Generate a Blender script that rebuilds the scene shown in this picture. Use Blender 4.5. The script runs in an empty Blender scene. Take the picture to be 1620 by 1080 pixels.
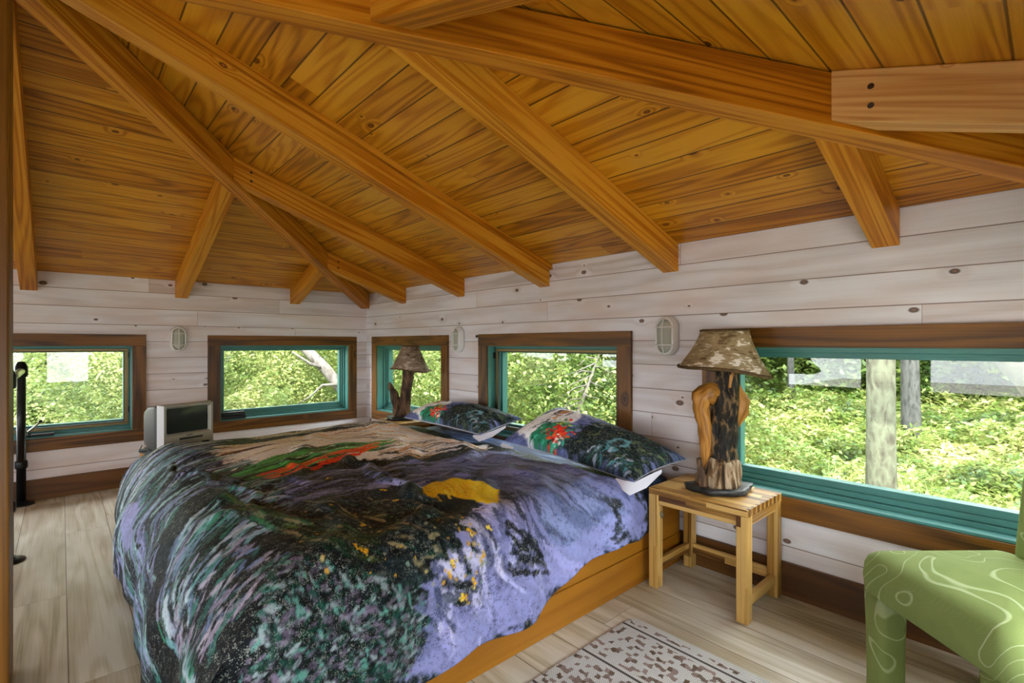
import bpy, math, random
import numpy as np
from mathutils import Vector, Matrix
random.seed(7)
RNG = np.random.default_rng(11)
S = bpy.context.scene
COL = S.collection
PI = math.pi
th_view = 0.833

# ------------------------------------------------------------------ colour / node helpers
def lin(c):
    c = c / 255.0
    return c / 12.92 if c <= 0.04045 else ((c + 0.055) / 1.055) ** 2.4
def rgb(r, g, b):
    return (lin(r), lin(g), lin(b), 1.0)

class Mat:
    """small wrapper that builds a node material"""
    def __init__(s, name):
        s.m = bpy.data.materials.new(name); s.m.use_nodes = True
        s.t = s.m.node_tree; s.t.nodes.clear()
        s.out = s.t.nodes.new('ShaderNodeOutputMaterial')
    def n(s, typ, inp=None, **props):
        nd = s.t.nodes.new(typ)
        for k, v in props.items(): setattr(nd, k, v)
        for k, v in (inp or {}).items():
            sk = nd.inputs[k]
            if isinstance(v, bpy.types.NodeSocket): s.t.links.new(v, sk)
            else: sk.default_value = v
        return nd
    def math(s, op, a, b=0.0, c=None, clamp=False):
        d = {0: a, 1: b}
        if c is not None: d[2] = c
        return s.n('ShaderNodeMath', d, operation=op, use_clamp=clamp).outputs[0]
    def comb(s, x, y, z=0.0): return s.n('ShaderNodeCombineXYZ', {0: x, 1: y, 2: z}).outputs[0]
    def sep(s, v):
        o = s.n('ShaderNodeSeparateXYZ', {0: v}).outputs
        return o[0], o[1], o[2]
    def uv(s):
        return s.sep(s.n('ShaderNodeTexCoord').outputs['UV'])[:2]
    def objco(s): return s.n('ShaderNodeTexCoord').outputs['Object']
    def noise(s, vec, scale=1.0, detail=2.0, rough=0.5, dist=0.0, col=False):
        nd = s.n('ShaderNodeTexNoise', {'Vector': vec, 'Scale': scale, 'Detail': detail, 'Roughness': rough, 'Distortion': dist})
        return nd.outputs['Color' if col else 0]
    def white(s, a, b=0.0):
        return s.n('ShaderNodeTexWhiteNoise', {'Vector': s.comb(a, b, 0.37)}, noise_dimensions='3D').outputs['Value']
    def mix(s, f, a, b, mode='MIX'):
        nd = s.n('ShaderNodeMix', data_type='RGBA', blend_type=mode)
        for k, v in ((0, f), (6, a), (7, b)):
            if isinstance(v, bpy.types.NodeSocket): s.t.links.new(v, nd.inputs[k])
            else: nd.inputs[k].default_value = v
        return nd.outputs[2]
    def ramp(s, f, stops, interp='LINEAR'):
        nd = s.n('ShaderNodeValToRGB', {0: f}); cr = nd.color_ramp; cr.interpolation = interp
        while len(cr.elements) < len(stops): cr.elements.new(0.5)
        for e, (p, c) in zip(cr.elements, stops): e.position = p; e.color = c
        return nd.outputs[0]
    def maprange(s, v, a, b, c=0.0, d=1.0, smooth=False):
        return s.n('ShaderNodeMapRange', {0: v, 1: a, 2: b, 3: c, 4: d}, interpolation_type='SMOOTHSTEP' if smooth else 'LINEAR').outputs[0]
    def bump(s, h, strength=0.3, dist=0.01):
        return s.n('ShaderNodeBump', {'Height': h, 'Strength': strength, 'Distance': dist}).outputs[0]
    def principled(s, color, rough=0.5, normal=None, metallic=0.0, spec=0.5, **kw):
        d = {'Base Color': color, 'Roughness': rough, 'Metallic': metallic, 'Specular IOR Level': spec}
        if normal is not None: d['Normal'] = normal
        d.update(kw)
        p = s.n('ShaderNodeBsdfPrincipled', d)
        s.t.links.new(p.outputs[0], s.out.inputs[0])
        return p
    def surface(s, sock): s.t.links.new(sock, s.out.inputs[0])

def gray(v): return (v, v, v, 1.0)

def wood(name, light, mid, dark, rough=0.45, board=0.0, blen=3.0, groove=0.02, gcol=(0.02, 0.01, 0.004, 1), ring=9.0,
         ringstretch=(0.45, 5.0), knots=0.0, knotcol=(0.03, 0.012, 0.004, 1), tonevar=0.25, streak=0.25, tint=None, tintamt=0.0,
         endjoint=True, bumpk=0.25, wide=None, spec=0.4, knotsz=1.0):
    """boards: u runs along the grain and v across it, both in metres"""
    m = Mat(name)
    u, v = m.uv()
    oi = m.math('MULTIPLY', m.n('ShaderNodeObjectInfo').outputs['Random'], 53.0)
    gm = None
    if board:
        vb = m.math('DIVIDE', v, board)
        row = m.math('FLOOR', vb); fr = m.math('FRACT', vb)
        edge = m.math('MINIMUM', fr, m.math('SUBTRACT', 1.0, fr))
        gm = m.maprange(edge, groove * 0.4, groove, 1.0, 0.0)
        uo = m.math('ADD', u, m.math('MULTIPLY', m.white(row, 3.1), blen * 5.0))
        ub = m.math('DIVIDE', uo, blen)
        seg = m.math('FLOOR', ub)
        if endjoint:
            fe = m.math('FRACT', ub)
            ee = m.math('MULTIPLY', m.math('MINIMUM', fe, m.math('SUBTRACT', 1.0, fe)), blen)
            gm = m.math('MAXIMUM', gm, m.math('MULTIPLY', m.math('LESS_THAN', ee, 0.0012), 0.8))
        idn = m.white(row, seg)
    else:
        idn = m.white(oi, 0.5)
    z = m.math('ADD', m.math('MULTIPLY', idn, 91.0), oi)
    n1 = m.noise(m.comb(m.math('MULTIPLY', u, ringstretch[0]), m.math('MULTIPLY', v, ringstretch[1]), z), 1.0, 2.0, 0.5, 0.15)
    # knots as cells stretched along the grain
    warp = 0.0
    if knots > 0:
        kv = m.n('ShaderNodeTexVoronoi', {'Vector': m.comb(m.math('ADD', m.math('MULTIPLY', u, 3.8), m.math('MULTIPLY', z, 3.3)), m.math('ADD', m.math('MULTIPLY', v, 6.2), m.math('MULTIPLY', z, 1.7)), 0.0), 'Scale': 1.0, 'Randomness': 0.95}, voronoi_dimensions='2D')
        kd = kv.outputs['Distance']
        pick = m.math('LESS_THAN', m.sep(kv.outputs['Color'])[0], knots)
        ksz = m.math('MULTIPLY', m.math('ADD', 0.03, m.math('MULTIPLY', m.math('POWER', m.sep(kv.outputs['Color'])[1], 2.0), 0.07)), knotsz)
        rel = m.math('DIVIDE', kd, ksz)
        kmask = m.math('MULTIPLY', m.maprange(rel, 0.75, 1.15, 1.0, 0.0), pick)
        kring = m.math('MULTIPLY', m.maprange(rel, 1.0, 3.6, 1.0, 0.0), pick)
        n1 = m.math('ADD', n1, m.math('MULTIPLY', kring, 0.10))
    ringv = m.math('MULTIPLY', m.math('ADD', m.math('SINE', m.math('MULTIPLY', n1, ring * 2 * PI)), 1.0), 0.5)
    ringv = m.math('POWER', ringv, 1.6)
    st = m.noise(m.comb(m.math('MULTIPLY', u, 2.5), m.math('MULTIPLY', v, 130.0), z), 1.0, 2.0, 0.6)
    big = m.noise(m.comb(m.math('MULTIPLY', u, 0.8), m.math('MULTIPLY', v, 3.0), m.math('ADD', z, 17.0)), 1.0, 2.0, 0.5)
    f = m.math('ADD', m.math('MULTIPLY', ringv, 0.5), m.math('MULTIPLY', m.math('SUBTRACT', st, 0.5), streak * 2.2))
    f = m.math('ADD', f, m.math('MULTIPLY', m.math('SUBTRACT', big, 0.35), 0.8))
    f = m.math('ADD', f, m.math('MULTIPLY', m.math('SUBTRACT', idn, 0.5), tonevar * 1.6), clamp=True)
    col = m.ramp(f, [(0.0, light), (0.5, mid), (1.0, dark)])
    if tint is not None:
        tn = m.noise(m.comb(m.math('MULTIPLY', u, 1.1), m.math('MULTIPLY', v, 3.5), m.math('ADD', z, 5.0)), 1.0, 3.0, 0.6)
        col = m.mix(m.math('MULTIPLY', m.maprange(tn, 0.42, 0.68, 0.0, 1.0, True), tintamt), col, tint)
    if wide is not None:   # large tinted areas spanning many boards
        wn = m.noise(m.comb(m.math('MULTIPLY', u, 0.55), m.math('MULTIPLY', v, 0.8), 3.0), 1.0, 3.0, 0.6)
        col = m.mix(m.math('MULTIPLY', m.maprange(wn, 0.4, 0.62, 0.0, 1.0, True), wide[1]), col, wide[0])
    if knots > 0:
        core = m.mix(m.maprange(rel, 0.15, 0.6), tuple(min(1, c * 4) for c in knotcol[:3]) + (1,), knotcol)
        col = m.mix(m.math('MULTIPLY', kmask, 0.92), col, core)
    h = m.math('MULTIPLY', st, 0.12)
    if gm is not None:
        col = m.mix(m.math('MULTIPLY', gm, 0.85), col, gcol)
        h = m.math('SUBTRACT', h, m.math('MULTIPLY', gm, 1.0))
    m.principled(col, rough, m.bump(h, bumpk, 0.006), spec=spec)
    return m.m

def plain(name, col, rough=0.5, metallic=0.0, noise=0.0, nscale=8.0, bump=0.0, bscale=40.0, spec=0.5):
    m = Mat(name)
    c = col
    if noise:
        nz = m.noise(m.objco(), nscale, 3.0, 0.6)
        c = m.mix(m.maprange(nz, 0.3, 0.7), tuple(x * (1 - noise) for x in col[:3]) + (1,), tuple(min(1, x * (1 + noise)) for x in col[:3]) + (1,))
    nm = m.bump(m.noise(m.objco(), bscale, 3.0, 0.6), bump, 0.01) if bump else None
    m.principled(c, rough, nm, metallic, spec)
    return m.m

# ------------------------------------------------------------------ mesh helpers
class MB:
    """collects shapes and links them as ONE mesh object with uv in metres"""
    def __init__(s): s.v = []; s.f = []; s.uv = []; s.mi = []; s.sm = []
    def face(s, idx, uvs, mi=0, smooth=False):
        s.f.append(tuple(idx)); s.uv.append([tuple(q) for q in uvs]); s.mi.append(mi); s.sm.append(smooth)
    def hexa(s, P, grain=(1, 0, 0), mi=0):
        """eight corners: bottom ring 0-3, top ring 4-7"""
        b = len(s.v); s.v += [tuple(p) for p in P]
        g = Vector(grain).normalized(); ou, ov = random.uniform(0, 30), random.uniform(0, 30)
        for q in ((3, 2, 1, 0), (4, 5, 6, 7), (0, 1, 5, 4), (1, 2, 6, 5), (2, 3, 7, 6), (3, 0, 4, 7)):
            pts = [Vector(P[i]) for i in q]
            nrm = (pts[2] - pts[0]).cross(pts[3] - pts[1])
            if nrm.length > 1e-12: nrm.normalize()
            a = g - nrm * g.dot(nrm)
            if a.length < 0.3: a = Vector((0, 0, 1)).cross(nrm) if abs(nrm.z) < 0.9 else Vector((0, 1, 0)); a = a - nrm * a.dot(nrm)
            a.normalize(); c = nrm.cross(a)
            s.face([b + i for i in q], [(p.dot(a) + ou, p.dot(c) + ov) for p in pts], mi)
    def box(s, lo, hi, grain=(1, 0, 0), mi=0, M=None):
        x0, y0, z0 = lo; x1, y1, z1 = hi
        P = [(x0, y0, z0), (x1, y0, z0), (x1, y1, z0), (x0, y1, z0), (x0, y0, z1), (x1, y0, z1), (x1, y1, z1), (x0, y1, z1)]
        if M is not None:
            P = [tuple(M @ Vector(p)) for p in P]; grain = M.to_3x3() @ Vector(grain)
        s.hexa(P, grain, mi)
    def ring(s, rings, cap=True, smooth=True, closed=True, mi=0, su=1.0, sv=1.0):
        """skin a list of point rings"""
        b = len(s.v); k = len(rings[0]); n = len(rings)
        for r in rings: s.v += [tuple(p) for p in r]
        L = [0.0]
        for i in range(1, n): L.append(L[-1] + (Vector(rings[i][0]) - Vector(rings[i - 1][0])).length)
        per = [0.0]
        for j in range(k): per.append(per[-1] + (Vector(rings[0][(j + 1) % k]) - Vector(rings[0][j])).length)
        for i in range(n - 1):
            for j in range(k if closed else k - 1):
                j2 = (j + 1) % k
                s.face([b + i * k + j, b + i * k + j2, b + (i + 1) * k + j2, b + (i + 1) * k + j],
                       [(L[i] * su, per[j] * sv), (L[i] * su, per[j + 1] * sv), (L[i + 1] * su, per[j + 1] * sv), (L[i + 1] * su, per[j] * sv)], mi, smooth)
        if cap and closed:
            s.face([b + j for j in range(k)][::-1], [(rings[0][j][0], rings[0][j][1]) for j in range(k)][::-1], mi)
            s.face([b + (n - 1) * k + j for j in range(k)], [(rings[-1][j][0], rings[-1][j][1]) for j in range(k)], mi)
    def tube(s, path, rad, n=10, mi=0, cap=True):
        path = [Vector(p) for p in path]; rings = []
        up = Vector((0, 0, 1))
        for i, p in enumerate(path):
            t = (path[min(i + 1, len(path) - 1)] - path[max(i - 1, 0)]).normalized()
            a = up - t * up.dot(t)
            if a.length < 0.05: a = Vector((1, 0, 0)) - t * t.x
            a.normalize(); c = t.cross(a); up = a
            r = rad[i] if isinstance(rad, (list, tuple)) else rad
            rings.append([p + a * (r * math.cos(2 * PI * j / n)) + c * (r * math.sin(2 * PI * j / n)) for j in range(n)])
        s.ring(rings, cap, True, True, mi)
    def lathe(s, prof, c=(0, 0, 0), n=24, mi=0, cap=True):
        s.ring([[(c[0] + r * math.cos(2 * PI * j / n), c[1] + r * math.sin(2 * PI * j / n), c[2] + z) for j in range(n)] for r, z in prof], cap, True, True, mi)
    def build(s, name, mat, parent=None, origin=None, bevel=0.0, kind=None, smooth_all=False):
        me = bpy.data.meshes.new(name)
        o = Vector(origin) if origin is not None else (Vector(parent.get('_o', (0, 0, 0))) if parent is not None else Vector((0, 0, 0)))
        me.from_pydata([tuple(Vector(v) - o) for v in s.v], [], s.f)
        ul = me.uv_layers.new(name='UVMap')
        flat = [c for f in s.uv for q in f for c in q]
        ul.data.foreach_set('uv', flat)
        me.polygons.foreach_set('use_smooth', [bool(x) or smooth_all for x in s.sm])
        mats = mat if isinstance(mat, (list, tuple)) else [mat]
        for x in mats: me.materials.append(x)
        if len(mats) > 1: me.polygons.foreach_set('material_index', s.mi)
        me.update()
        ob = bpy.data.objects.new(name, me); COL.objects.link(ob)
        if parent is not None: ob.parent = parent; ob['_o'] = tuple(o)
        elif origin is not None: ob.location = o
        if bevel:
            b = ob.modifiers.new('edge', 'BEVEL'); b.width = bevel; b.segments = 2; b.limit_method = 'ANGLE'; b.angle_limit = math.radians(40)
        if kind: ob['kind'] = kind
        return ob

def thing(name, label, cat, loc=(0, 0, 0), group=None, kind=None, rotz=0.0, local=False):
    o = bpy.data.objects.new(name, None); COL.objects.link(o); o.empty_display_size = 0.1
    o.location = loc; o.rotation_euler = (0, 0, rotz)
    o['_o'] = (0, 0, 0) if local else tuple(loc)
    tag(o, label, cat, group, kind)
    return o
def tag(o, label=None, cat=None, group=None, kind=None):
    if label: o['label'] = label
    if cat: o['category'] = cat
    if group: o['group'] = group
    if kind: o['kind'] = kind
    return o
WORLD, SUN, EXPOSURE = 14.0, 8.0, 0.2
# ------------------------------------------------------------------ materials
M = {}
M['wall'] = wood('whitewashed_pine', rgb(236, 238, 246), rgb(222, 221, 228), rgb(192, 186, 186), 0.6, board=0.141, blen=3.6, groove=0.022,
                 gcol=rgb(118, 94, 78), ring=5.0, knots=0.34, knotcol=rgb(70, 46, 30), tonevar=0.3, streak=0.3,
                 tint=rgb(212, 184, 170), tintamt=0.42, wide=(rgb(206, 182, 156), 0.22), spec=0.25)
M['ceiling'] = wood('varnished_pine_boards', rgb(208, 147, 38), rgb(181, 114, 17), rgb(126, 71, 7), 0.34, board=0.1375, blen=6.0, endjoint=False, groove=0.034,
                    gcol=rgb(58, 26, 6), ring=12.0, knots=0.22, knotcol=rgb(74, 32, 8), tonevar=0.3, streak=0.28, spec=0.3)
M['rafter'] = wood('oiled_fir', rgb(206, 144, 42), rgb(178, 108, 14), rgb(132, 72, 6), 0.45, ring=9.0, ringstretch=(0.35, 9.0), tonevar=0.2, streak=0.35, knots=0.06, knotcol=rgb(96, 50, 18), spec=0.22)
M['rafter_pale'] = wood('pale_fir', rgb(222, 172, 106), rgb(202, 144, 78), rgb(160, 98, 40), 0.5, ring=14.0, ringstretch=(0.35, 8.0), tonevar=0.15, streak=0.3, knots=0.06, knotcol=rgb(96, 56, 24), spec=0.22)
M['casing'] = wood('dark_stained_pine', rgb(128, 84, 24), rgb(90, 55, 12), rgb(42, 23, 5), 0.42, ring=8.0, knots=0.16, knotcol=rgb(36, 18, 6), tonevar=0.2, streak=0.4)
M['base'] = wood('stained_baseboard', rgb(108, 70, 28), rgb(86, 52, 18), rgb(58, 34, 11), 0.45, ring=5.0, knots=0.05, knotcol=rgb(48, 24, 10))
M['floor'] = wood('limed_oak_floor', rgb(212, 208, 194), rgb(190, 183, 160), rgb(146, 133, 104), 0.42, board=0.2125, blen=1.9, groove=0.012,
                  gcol=rgb(86, 62, 36), ring=7.0, ringstretch=(0.6, 6.0), tonevar=0.22, streak=0.5, tint=rgb(142, 120, 82), tintamt=0.5, spec=0.4)
M['bedwood'] = wood('amber_bed_boards', rgb(166, 110, 26), rgb(144, 88, 14), rgb(106, 62, 7), 0.4, ring=4.0, ringstretch=(0.3, 7.0), tonevar=0.1, streak=0.2)
M['acacia'] = wood('striped_acacia', rgb(206, 168, 98), rgb(172, 128, 58), rgb(88, 54, 20), 0.38, board=0.042, blen=0.7, groove=0.015, gcol=rgb(110, 70, 30),
                   ring=3.0, ringstretch=(0.8, 14.0), tonevar=0.75, streak=0.5, endjoint=False)
M['post'] = wood('post_fir', rgb(150, 102, 28), rgb(126, 82, 16), rgb(88, 52, 8), 0.45, ring=6.0, ringstretch=(0.3, 8.0))
M['teal'] = plain('teal_paint', rgb(62, 120, 114), 0.38, noise=0.08, nscale=3.0)
M['brass'] = plain('bronze_screen_frame', rgb(120, 104, 66), 0.35, 0.6)
M['darkgap'] = plain('dark_gasket', rgb(30, 34, 30), 0.6)
M['black'] = plain('black_iron', rgb(26, 26, 27), 0.32, 0.5, noise=0.2)
M['steel'] = plain('pale_steel', rgb(168, 172, 160), 0.3, 0.9)
M['white_plastic'] = plain('white_plastic', rgb(226, 226, 222), 0.35)
M['silver_plastic'] = plain('silver_plastic', rgb(170, 168, 154), 0.38, 0.25)
M['pale_plastic'] = plain('pale_grey_plastic', rgb(212, 212, 216), 0.4)
M['dark_plastic'] = plain('charcoal_plastic', rgb(54, 52, 48), 0.5)
M['black_plastic'] = plain('black_plastic', rgb(20, 21, 22), 0.3)
M['peg'] = plain('dark_peg', rgb(52, 28, 12), 0.6)
M['slate'] = plain('dark_slate', rgb(44, 44, 44), 0.45, noise=0.35, nscale=14, bump=0.5, bscale=30)
def glassmat():
    m = Mat('window_glass')
    tr = m.n('ShaderNodeBsdfTransparent', {'Color': (0.97, 0.985, 0.975, 1)})
    gl = m.n('ShaderNodeBsdfGlossy', {'Color': (1, 1, 1, 1), 'Roughness': 0.0})
    m.surface(m.n('ShaderNodeMixShader', {0: 0.022, 1: tr.outputs[0], 2: gl.outputs[0]}).outputs[0])
    return m.m
M['glass'] = glassmat()
def lensmat():
    m = Mat('ribbed_lamp_glass')
    d = m.n('ShaderNodeBsdfPrincipled', {'Base Color': rgb(176, 178, 166), 'Roughness': 0.15, 'Specular IOR Level': 0.8})
    x, y, z = m.sep(m.objco())
    wv = m.math('SINE', m.math('MULTIPLY', z, 700.0))
    m.t.links.new(m.bump(wv, 0.25, 0.002), d.inputs['Normal'])
    m.surface(d.outputs[0]); return m.m
M['lens'] = lensmat()
def screenmat():
    m = Mat('tube_screen')
    m.principled(rgb(40, 46, 42), 0.12, None, spec=0.5)
    return m.m
M['screen'] = screenmat()
def barkmat(name, a, b, c, sc=(18, 18, 4), rough=0.8, bump=0.8, st=(0.35, 0.62, 0.95)):
    m = Mat(name)
    x, y, z = m.sep(m.objco())
    v = m.comb(m.math('MULTIPLY', x, sc[0]), m.math('MULTIPLY', y, sc[1]), m.math('MULTIPLY', z, sc[2]))
    n = m.noise(v, 1.0, 5.0, 0.65, 0.6)
    w = m.n('ShaderNodeTexVoronoi', {'Vector': v, 'Scale': 1.4}).outputs['Distance']
    f = m.math('ADD', m.math('MULTIPLY', n, 1.3), m.math('MULTIPLY', w, 0.35))
    col = m.ramp(f, list(zip(st, (a, b, c))))
    m.principled(col, rough, m.bump(f, bump, 0.02), spec=0.3)
    return m.m
M['bark'] = barkmat('tree_bark', rgb(30, 27, 22), rgb(66, 64, 52), rgb(94, 98, 80), (14, 14, 5))
M['bark_dark'] = barkmat('dark_tree_bark', rgb(26, 27, 28), rgb(50, 51, 50), rgb(78, 79, 76), (14, 14, 5))
M['bark_pale'] = barkmat('pale_branch_bark', rgb(48, 44, 40), rgb(86, 80, 76), rgb(112, 108, 102), (10, 10, 5))
M['drift_dark'] = barkmat('charred_driftwood', rgb(12, 10, 8), rgb(40, 32, 23), rgb(130, 102, 66), (30, 30, 11), 0.5, 1.3, (0.6, 0.86, 1.0))
M['drift_gold'] = wood('golden_burl', rgb(176, 122, 50), rgb(140, 90, 28), rgb(70, 40, 12), 0.45, ring=7.0, ringstretch=(2.0, 26.0), streak=0.5, bumpk=0.8)
M['drift_grey'] = barkmat('weathered_stump', rgb(30, 20, 10), rgb(112, 82, 48), rgb(178, 158, 130), (34, 34, 4), 0.7, 0.9, (0.6, 0.8, 1.0))
M['drift_brown'] = barkmat('brown_driftwood', rgb(34, 24, 18), rgb(74, 54, 40), rgb(128, 98, 72), (24, 24, 6), 0.7, 1.0, (0.5, 0.78, 1.0))
def shademat(name, a, b, c):
    m = Mat(name)
    o = m.objco(); x, y, z = m.sep(o)
    n = m.noise(m.comb(m.math('MULTIPLY', x, 9.0), m.math('MULTIPLY', y, 9.0), m.math('MULTIPLY', z, 16.0)), 1.0, 4.0, 0.65, 0.8)
    ln = m.noise(m.comb(m.math('MULTIPLY', x, 22.0), m.math('MULTIPLY', y, 22.0), m.math('MULTIPLY', z, 150.0)), 1.0, 2.0, 0.6, 0.5)
    f = m.math('ADD', m.math('MULTIPLY', n, 1.0), m.math('MULTIPLY', m.math('SUBTRACT', ln, 0.5), 0.5))
    col = m.ramp(f, [(0.3, a), (0.48, b), (0.56, b), (0.62, c)])
    m.principled(col, 0.75, m.bump(f, 0.5, 0.01), spec=0.2)
    return m.m
M['birch'] = shademat('birch_bark_shade', rgb(96, 76, 46), rgb(156, 138, 104), rgb(230, 224, 212))
M['birch_spot'] = shademat('speckled_bark_shade', rgb(70, 56, 42), rgb(150, 132, 112), rgb(200, 188, 172))
M['braid'] = plain('brown_braid', rgb(92, 70, 34), 0.8, noise=0.5, nscale=120, bump=0.8, bscale=160)
LEAFK = 0.68
def leafmat(name, cols, sc=0.9, trans=0.35):
    m = Mat(name)
    geo = m.n('ShaderNodeNewGeometry')
    p = geo.outputs['Position']
    n = m.noise(p, sc, 3.0, 0.6)
    n2 = m.noise(p, 5.0, 2.0, 0.6)
    f = m.math('ADD', m.math('MULTIPLY', n, 0.7), m.math('MULTIPLY', n2, 0.4))
    col = m.ramp(f, [(q, tuple(c * LEAFK for c in k[:3]) + (1,)) for q, k in zip((0.4, 0.54, 0.68), cols)])
    d = m.n('ShaderNodeBsdfPrincipled', {'Base Color': col, 'Roughness': 0.45, 'Specular IOR Level': 0.5})
    t = m.n('ShaderNodeBsdfTranslucent', {'Color': m.mix(0.5, col, tuple(c * LEAFK for c in cols[2][:3]) + (1,))})
    m.surface(m.n('ShaderNodeMixShader', {0: trans, 1: d.outputs[0], 2: t.outputs[0]}).outputs[0])
    return m.m
M['leaf'] = leafmat('woodland_leaf', [rgb(38, 74, 22), rgb(104, 138, 46), rgb(214, 218, 140)])
M['fern'] = leafmat('fern_leaf', [rgb(60, 98, 30), rgb(136, 162, 62), rgb(236, 234, 160)])
M['leaf_dark'] = leafmat('shaded_leaf', [rgb(56, 88, 40), rgb(96, 128, 54), rgb(150, 172, 84)])
M['pine'] = leafmat('pine_needles', [rgb(48, 82, 34), rgb(122, 150, 68), rgb(222, 226, 158)])
def groundmat():
    m = Mat('forest_floor')
    n = m.noise(m.objco(), 0.7, 5.0, 0.65)
    n2 = m.noise(m.objco(), 6.0, 3.0, 0.6)
    col = m.ramp(m.math('ADD', m.math('MULTIPLY', n, 0.7), m.math('MULTIPLY', n2, 0.3)), [(0.35, rgb(60, 72, 30)), (0.5, rgb(100, 98, 54)), (0.62, rgb(136, 124, 96))])
    m.principled(col, 0.9, spec=0.1); return m.m
M['ground'] = groundmat()

M['bounce_ground'] = plain('pale_bounce_ground', rgb(206, 200, 190), 0.8, noise=0.1, nscale=1.5)  # invented ground out of view, pale to throw light up at the ceiling
# ------------------------------------------------------------------ the room
W = 5.6; H = 1.762; T = 0.34; WT = 0.16
def side(s):
    if s == 'right': return lambda a, d, z: (a, d, z)
    if s == 'left':  return lambda a, d, z: (-d, -a, z)
    if s == 'back':  return lambda a, d, z: (a, -W - d, z)
    return lambda a, d, z: (W + d, -a, z)
GR = {'right': (1, 0, 0), 'back': (1, 0, 0), 'left': (0, 1, 0), 'front': (0, 1, 0)}
def sbox(mb, s, a0, a1, d0, d1, z0, z1, grain=None, off=None):
    """box given along a wall: a along it, d outwards, z up"""
    f = side(s)
    P = [f(a0, d0, z0), f(a1, d0, z0), f(a1, d1, z0), f(a0, d1, z0), f(a0, d0, z1), f(a1, d0, z1), f(a1, d1, z1), f(a0, d1, z1)]
    if s in ('left', 'back'):    # keep the winding outward
        P = [P[1], P[0], P[3], P[2], P[5], P[4], P[7], P[6]] if s == 'back' else P
    n0 = len(mb.uv)
    mb.hexa(P, grain or GR[s])
    if off is not None:          # continuous board layout over the whole wall
        for fi in range(n0, len(mb.uv)):
            pts = [Vector(mb.v[i]) for i in mb.f[fi]]
            hor = [(-p.y if s in ('left', 'front') else p.x) for p in pts]
            if max(p.z for p in pts) - min(p.z for p in pts) > 1e-6:
                mb.uv[fi] = [(h_ + off[0], p.z + off[1]) for h_, p in zip(hor, pts)]
HZ0, HZ1 = 0.472, 1.183
HOLES = {'right': [(0.262, 1.515), (2.172, 3.44), (4.095, 5.37)], 'left': [(0.221, 1.467), (2.124, 3.38), (4.06, 5.33)],
         'back': [(0.24, 1.5), (2.17, 3.43), (4.09, 5.36)], 'front': [(0.24, 1.5), (2.17, 3.43), (4.09, 5.36)]}
def offs(s): return {'right': (3.3, -1.36 + 1.41), 'left': (41.0, -1.36 + 1.41 + 2.82), 'back': (77.7, -1.36 + 1.41 + 5.64), 'front': (111.0, -1.36 + 1.41 + 8.46)}[s]
for s in ('left', 'right', 'back', 'front'):
    mb = MB(); e0, e1 = ((-WT, W + WT) if s in ('right', 'back') else (0, W))
    sbox(mb, s, e0, e1, 0, WT, -0.02, HZ0, off=offs(s)); sbox(mb, s, e0, e1, 0, WT, HZ1, H, off=offs(s))
    c = e0
    for a0, a1 in HOLES[s]:
        sbox(mb, s, c, a0, 0, WT, HZ0, HZ1, off=offs(s)); c = a1
    sbox(mb, s, c, e1, 0, WT, HZ0, HZ1, off=offs(s))
    tag(mb.build('wall_' + s, M['wall']), kind='structure')
# floor: boards run along x
mb = MB()
b = [(-WT, -W - WT), (W + WT, -W - WT), (W + WT, WT), (-WT, WT)]
mb.v = [(x, y, 0) for x, y in b] + [(x, y, -0.12) for x, y in b]
mb.face((0, 1, 2, 3), b); mb.face((7, 6, 5, 4), b[::-1])
for i in range(4):
    j = (i + 1) % 4; mb.face((i, i + 4, j + 4, j), [(0, 0), (0, .1), (1, .1), (1, 0)])
tag(mb.build('floor', M['floor']), kind='structure')
# hipped ceiling, boards run along each eave
EV = 0.62; AP = (W / 2, -W / 2, H + T * W / 2); SL = math.sqrt(1 + T * T)
for i, s in enumerate(('left', 'right', 'back', 'front')):
    f = side(s); z0 = H - T * EV
    tri = [f(-EV, EV, z0), f(W + EV, EV, z0), AP]
    uvs = [(-EV + 20 * i, -EV * SL + 0.1375 * 40 * i), (W + EV + 20 * i, -EV * SL + 0.1375 * 40 * i), (W / 2 + 20 * i, W / 2 * SL + 0.1375 * 40 * i)]
    mb = MB(); mb.v = tri + [(x, y, z + 0.06) for x, y, z in tri]
    mb.face((0, 1, 2), uvs); mb.face((5, 4, 3), uvs[::-1])
    for a, c in ((0, 1), (1, 2), (2, 0)): mb.face((a, a + 3, c + 3, c), [(0, 0), (0, .05), (1, .05), (1, 0)])
    tag(mb.build('ceiling_' + s, M['ceiling']), kind='structure')
# baseboards
for s in ('left', 'right', 'back', 'front'):
    mb = MB(); sbox(mb, s, 0.0, W, -0.02, 0, 0, 0.16)
    tag(mb.build('baseboard_' + s, M['base'], bevel=0.003), kind='structure')

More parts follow.
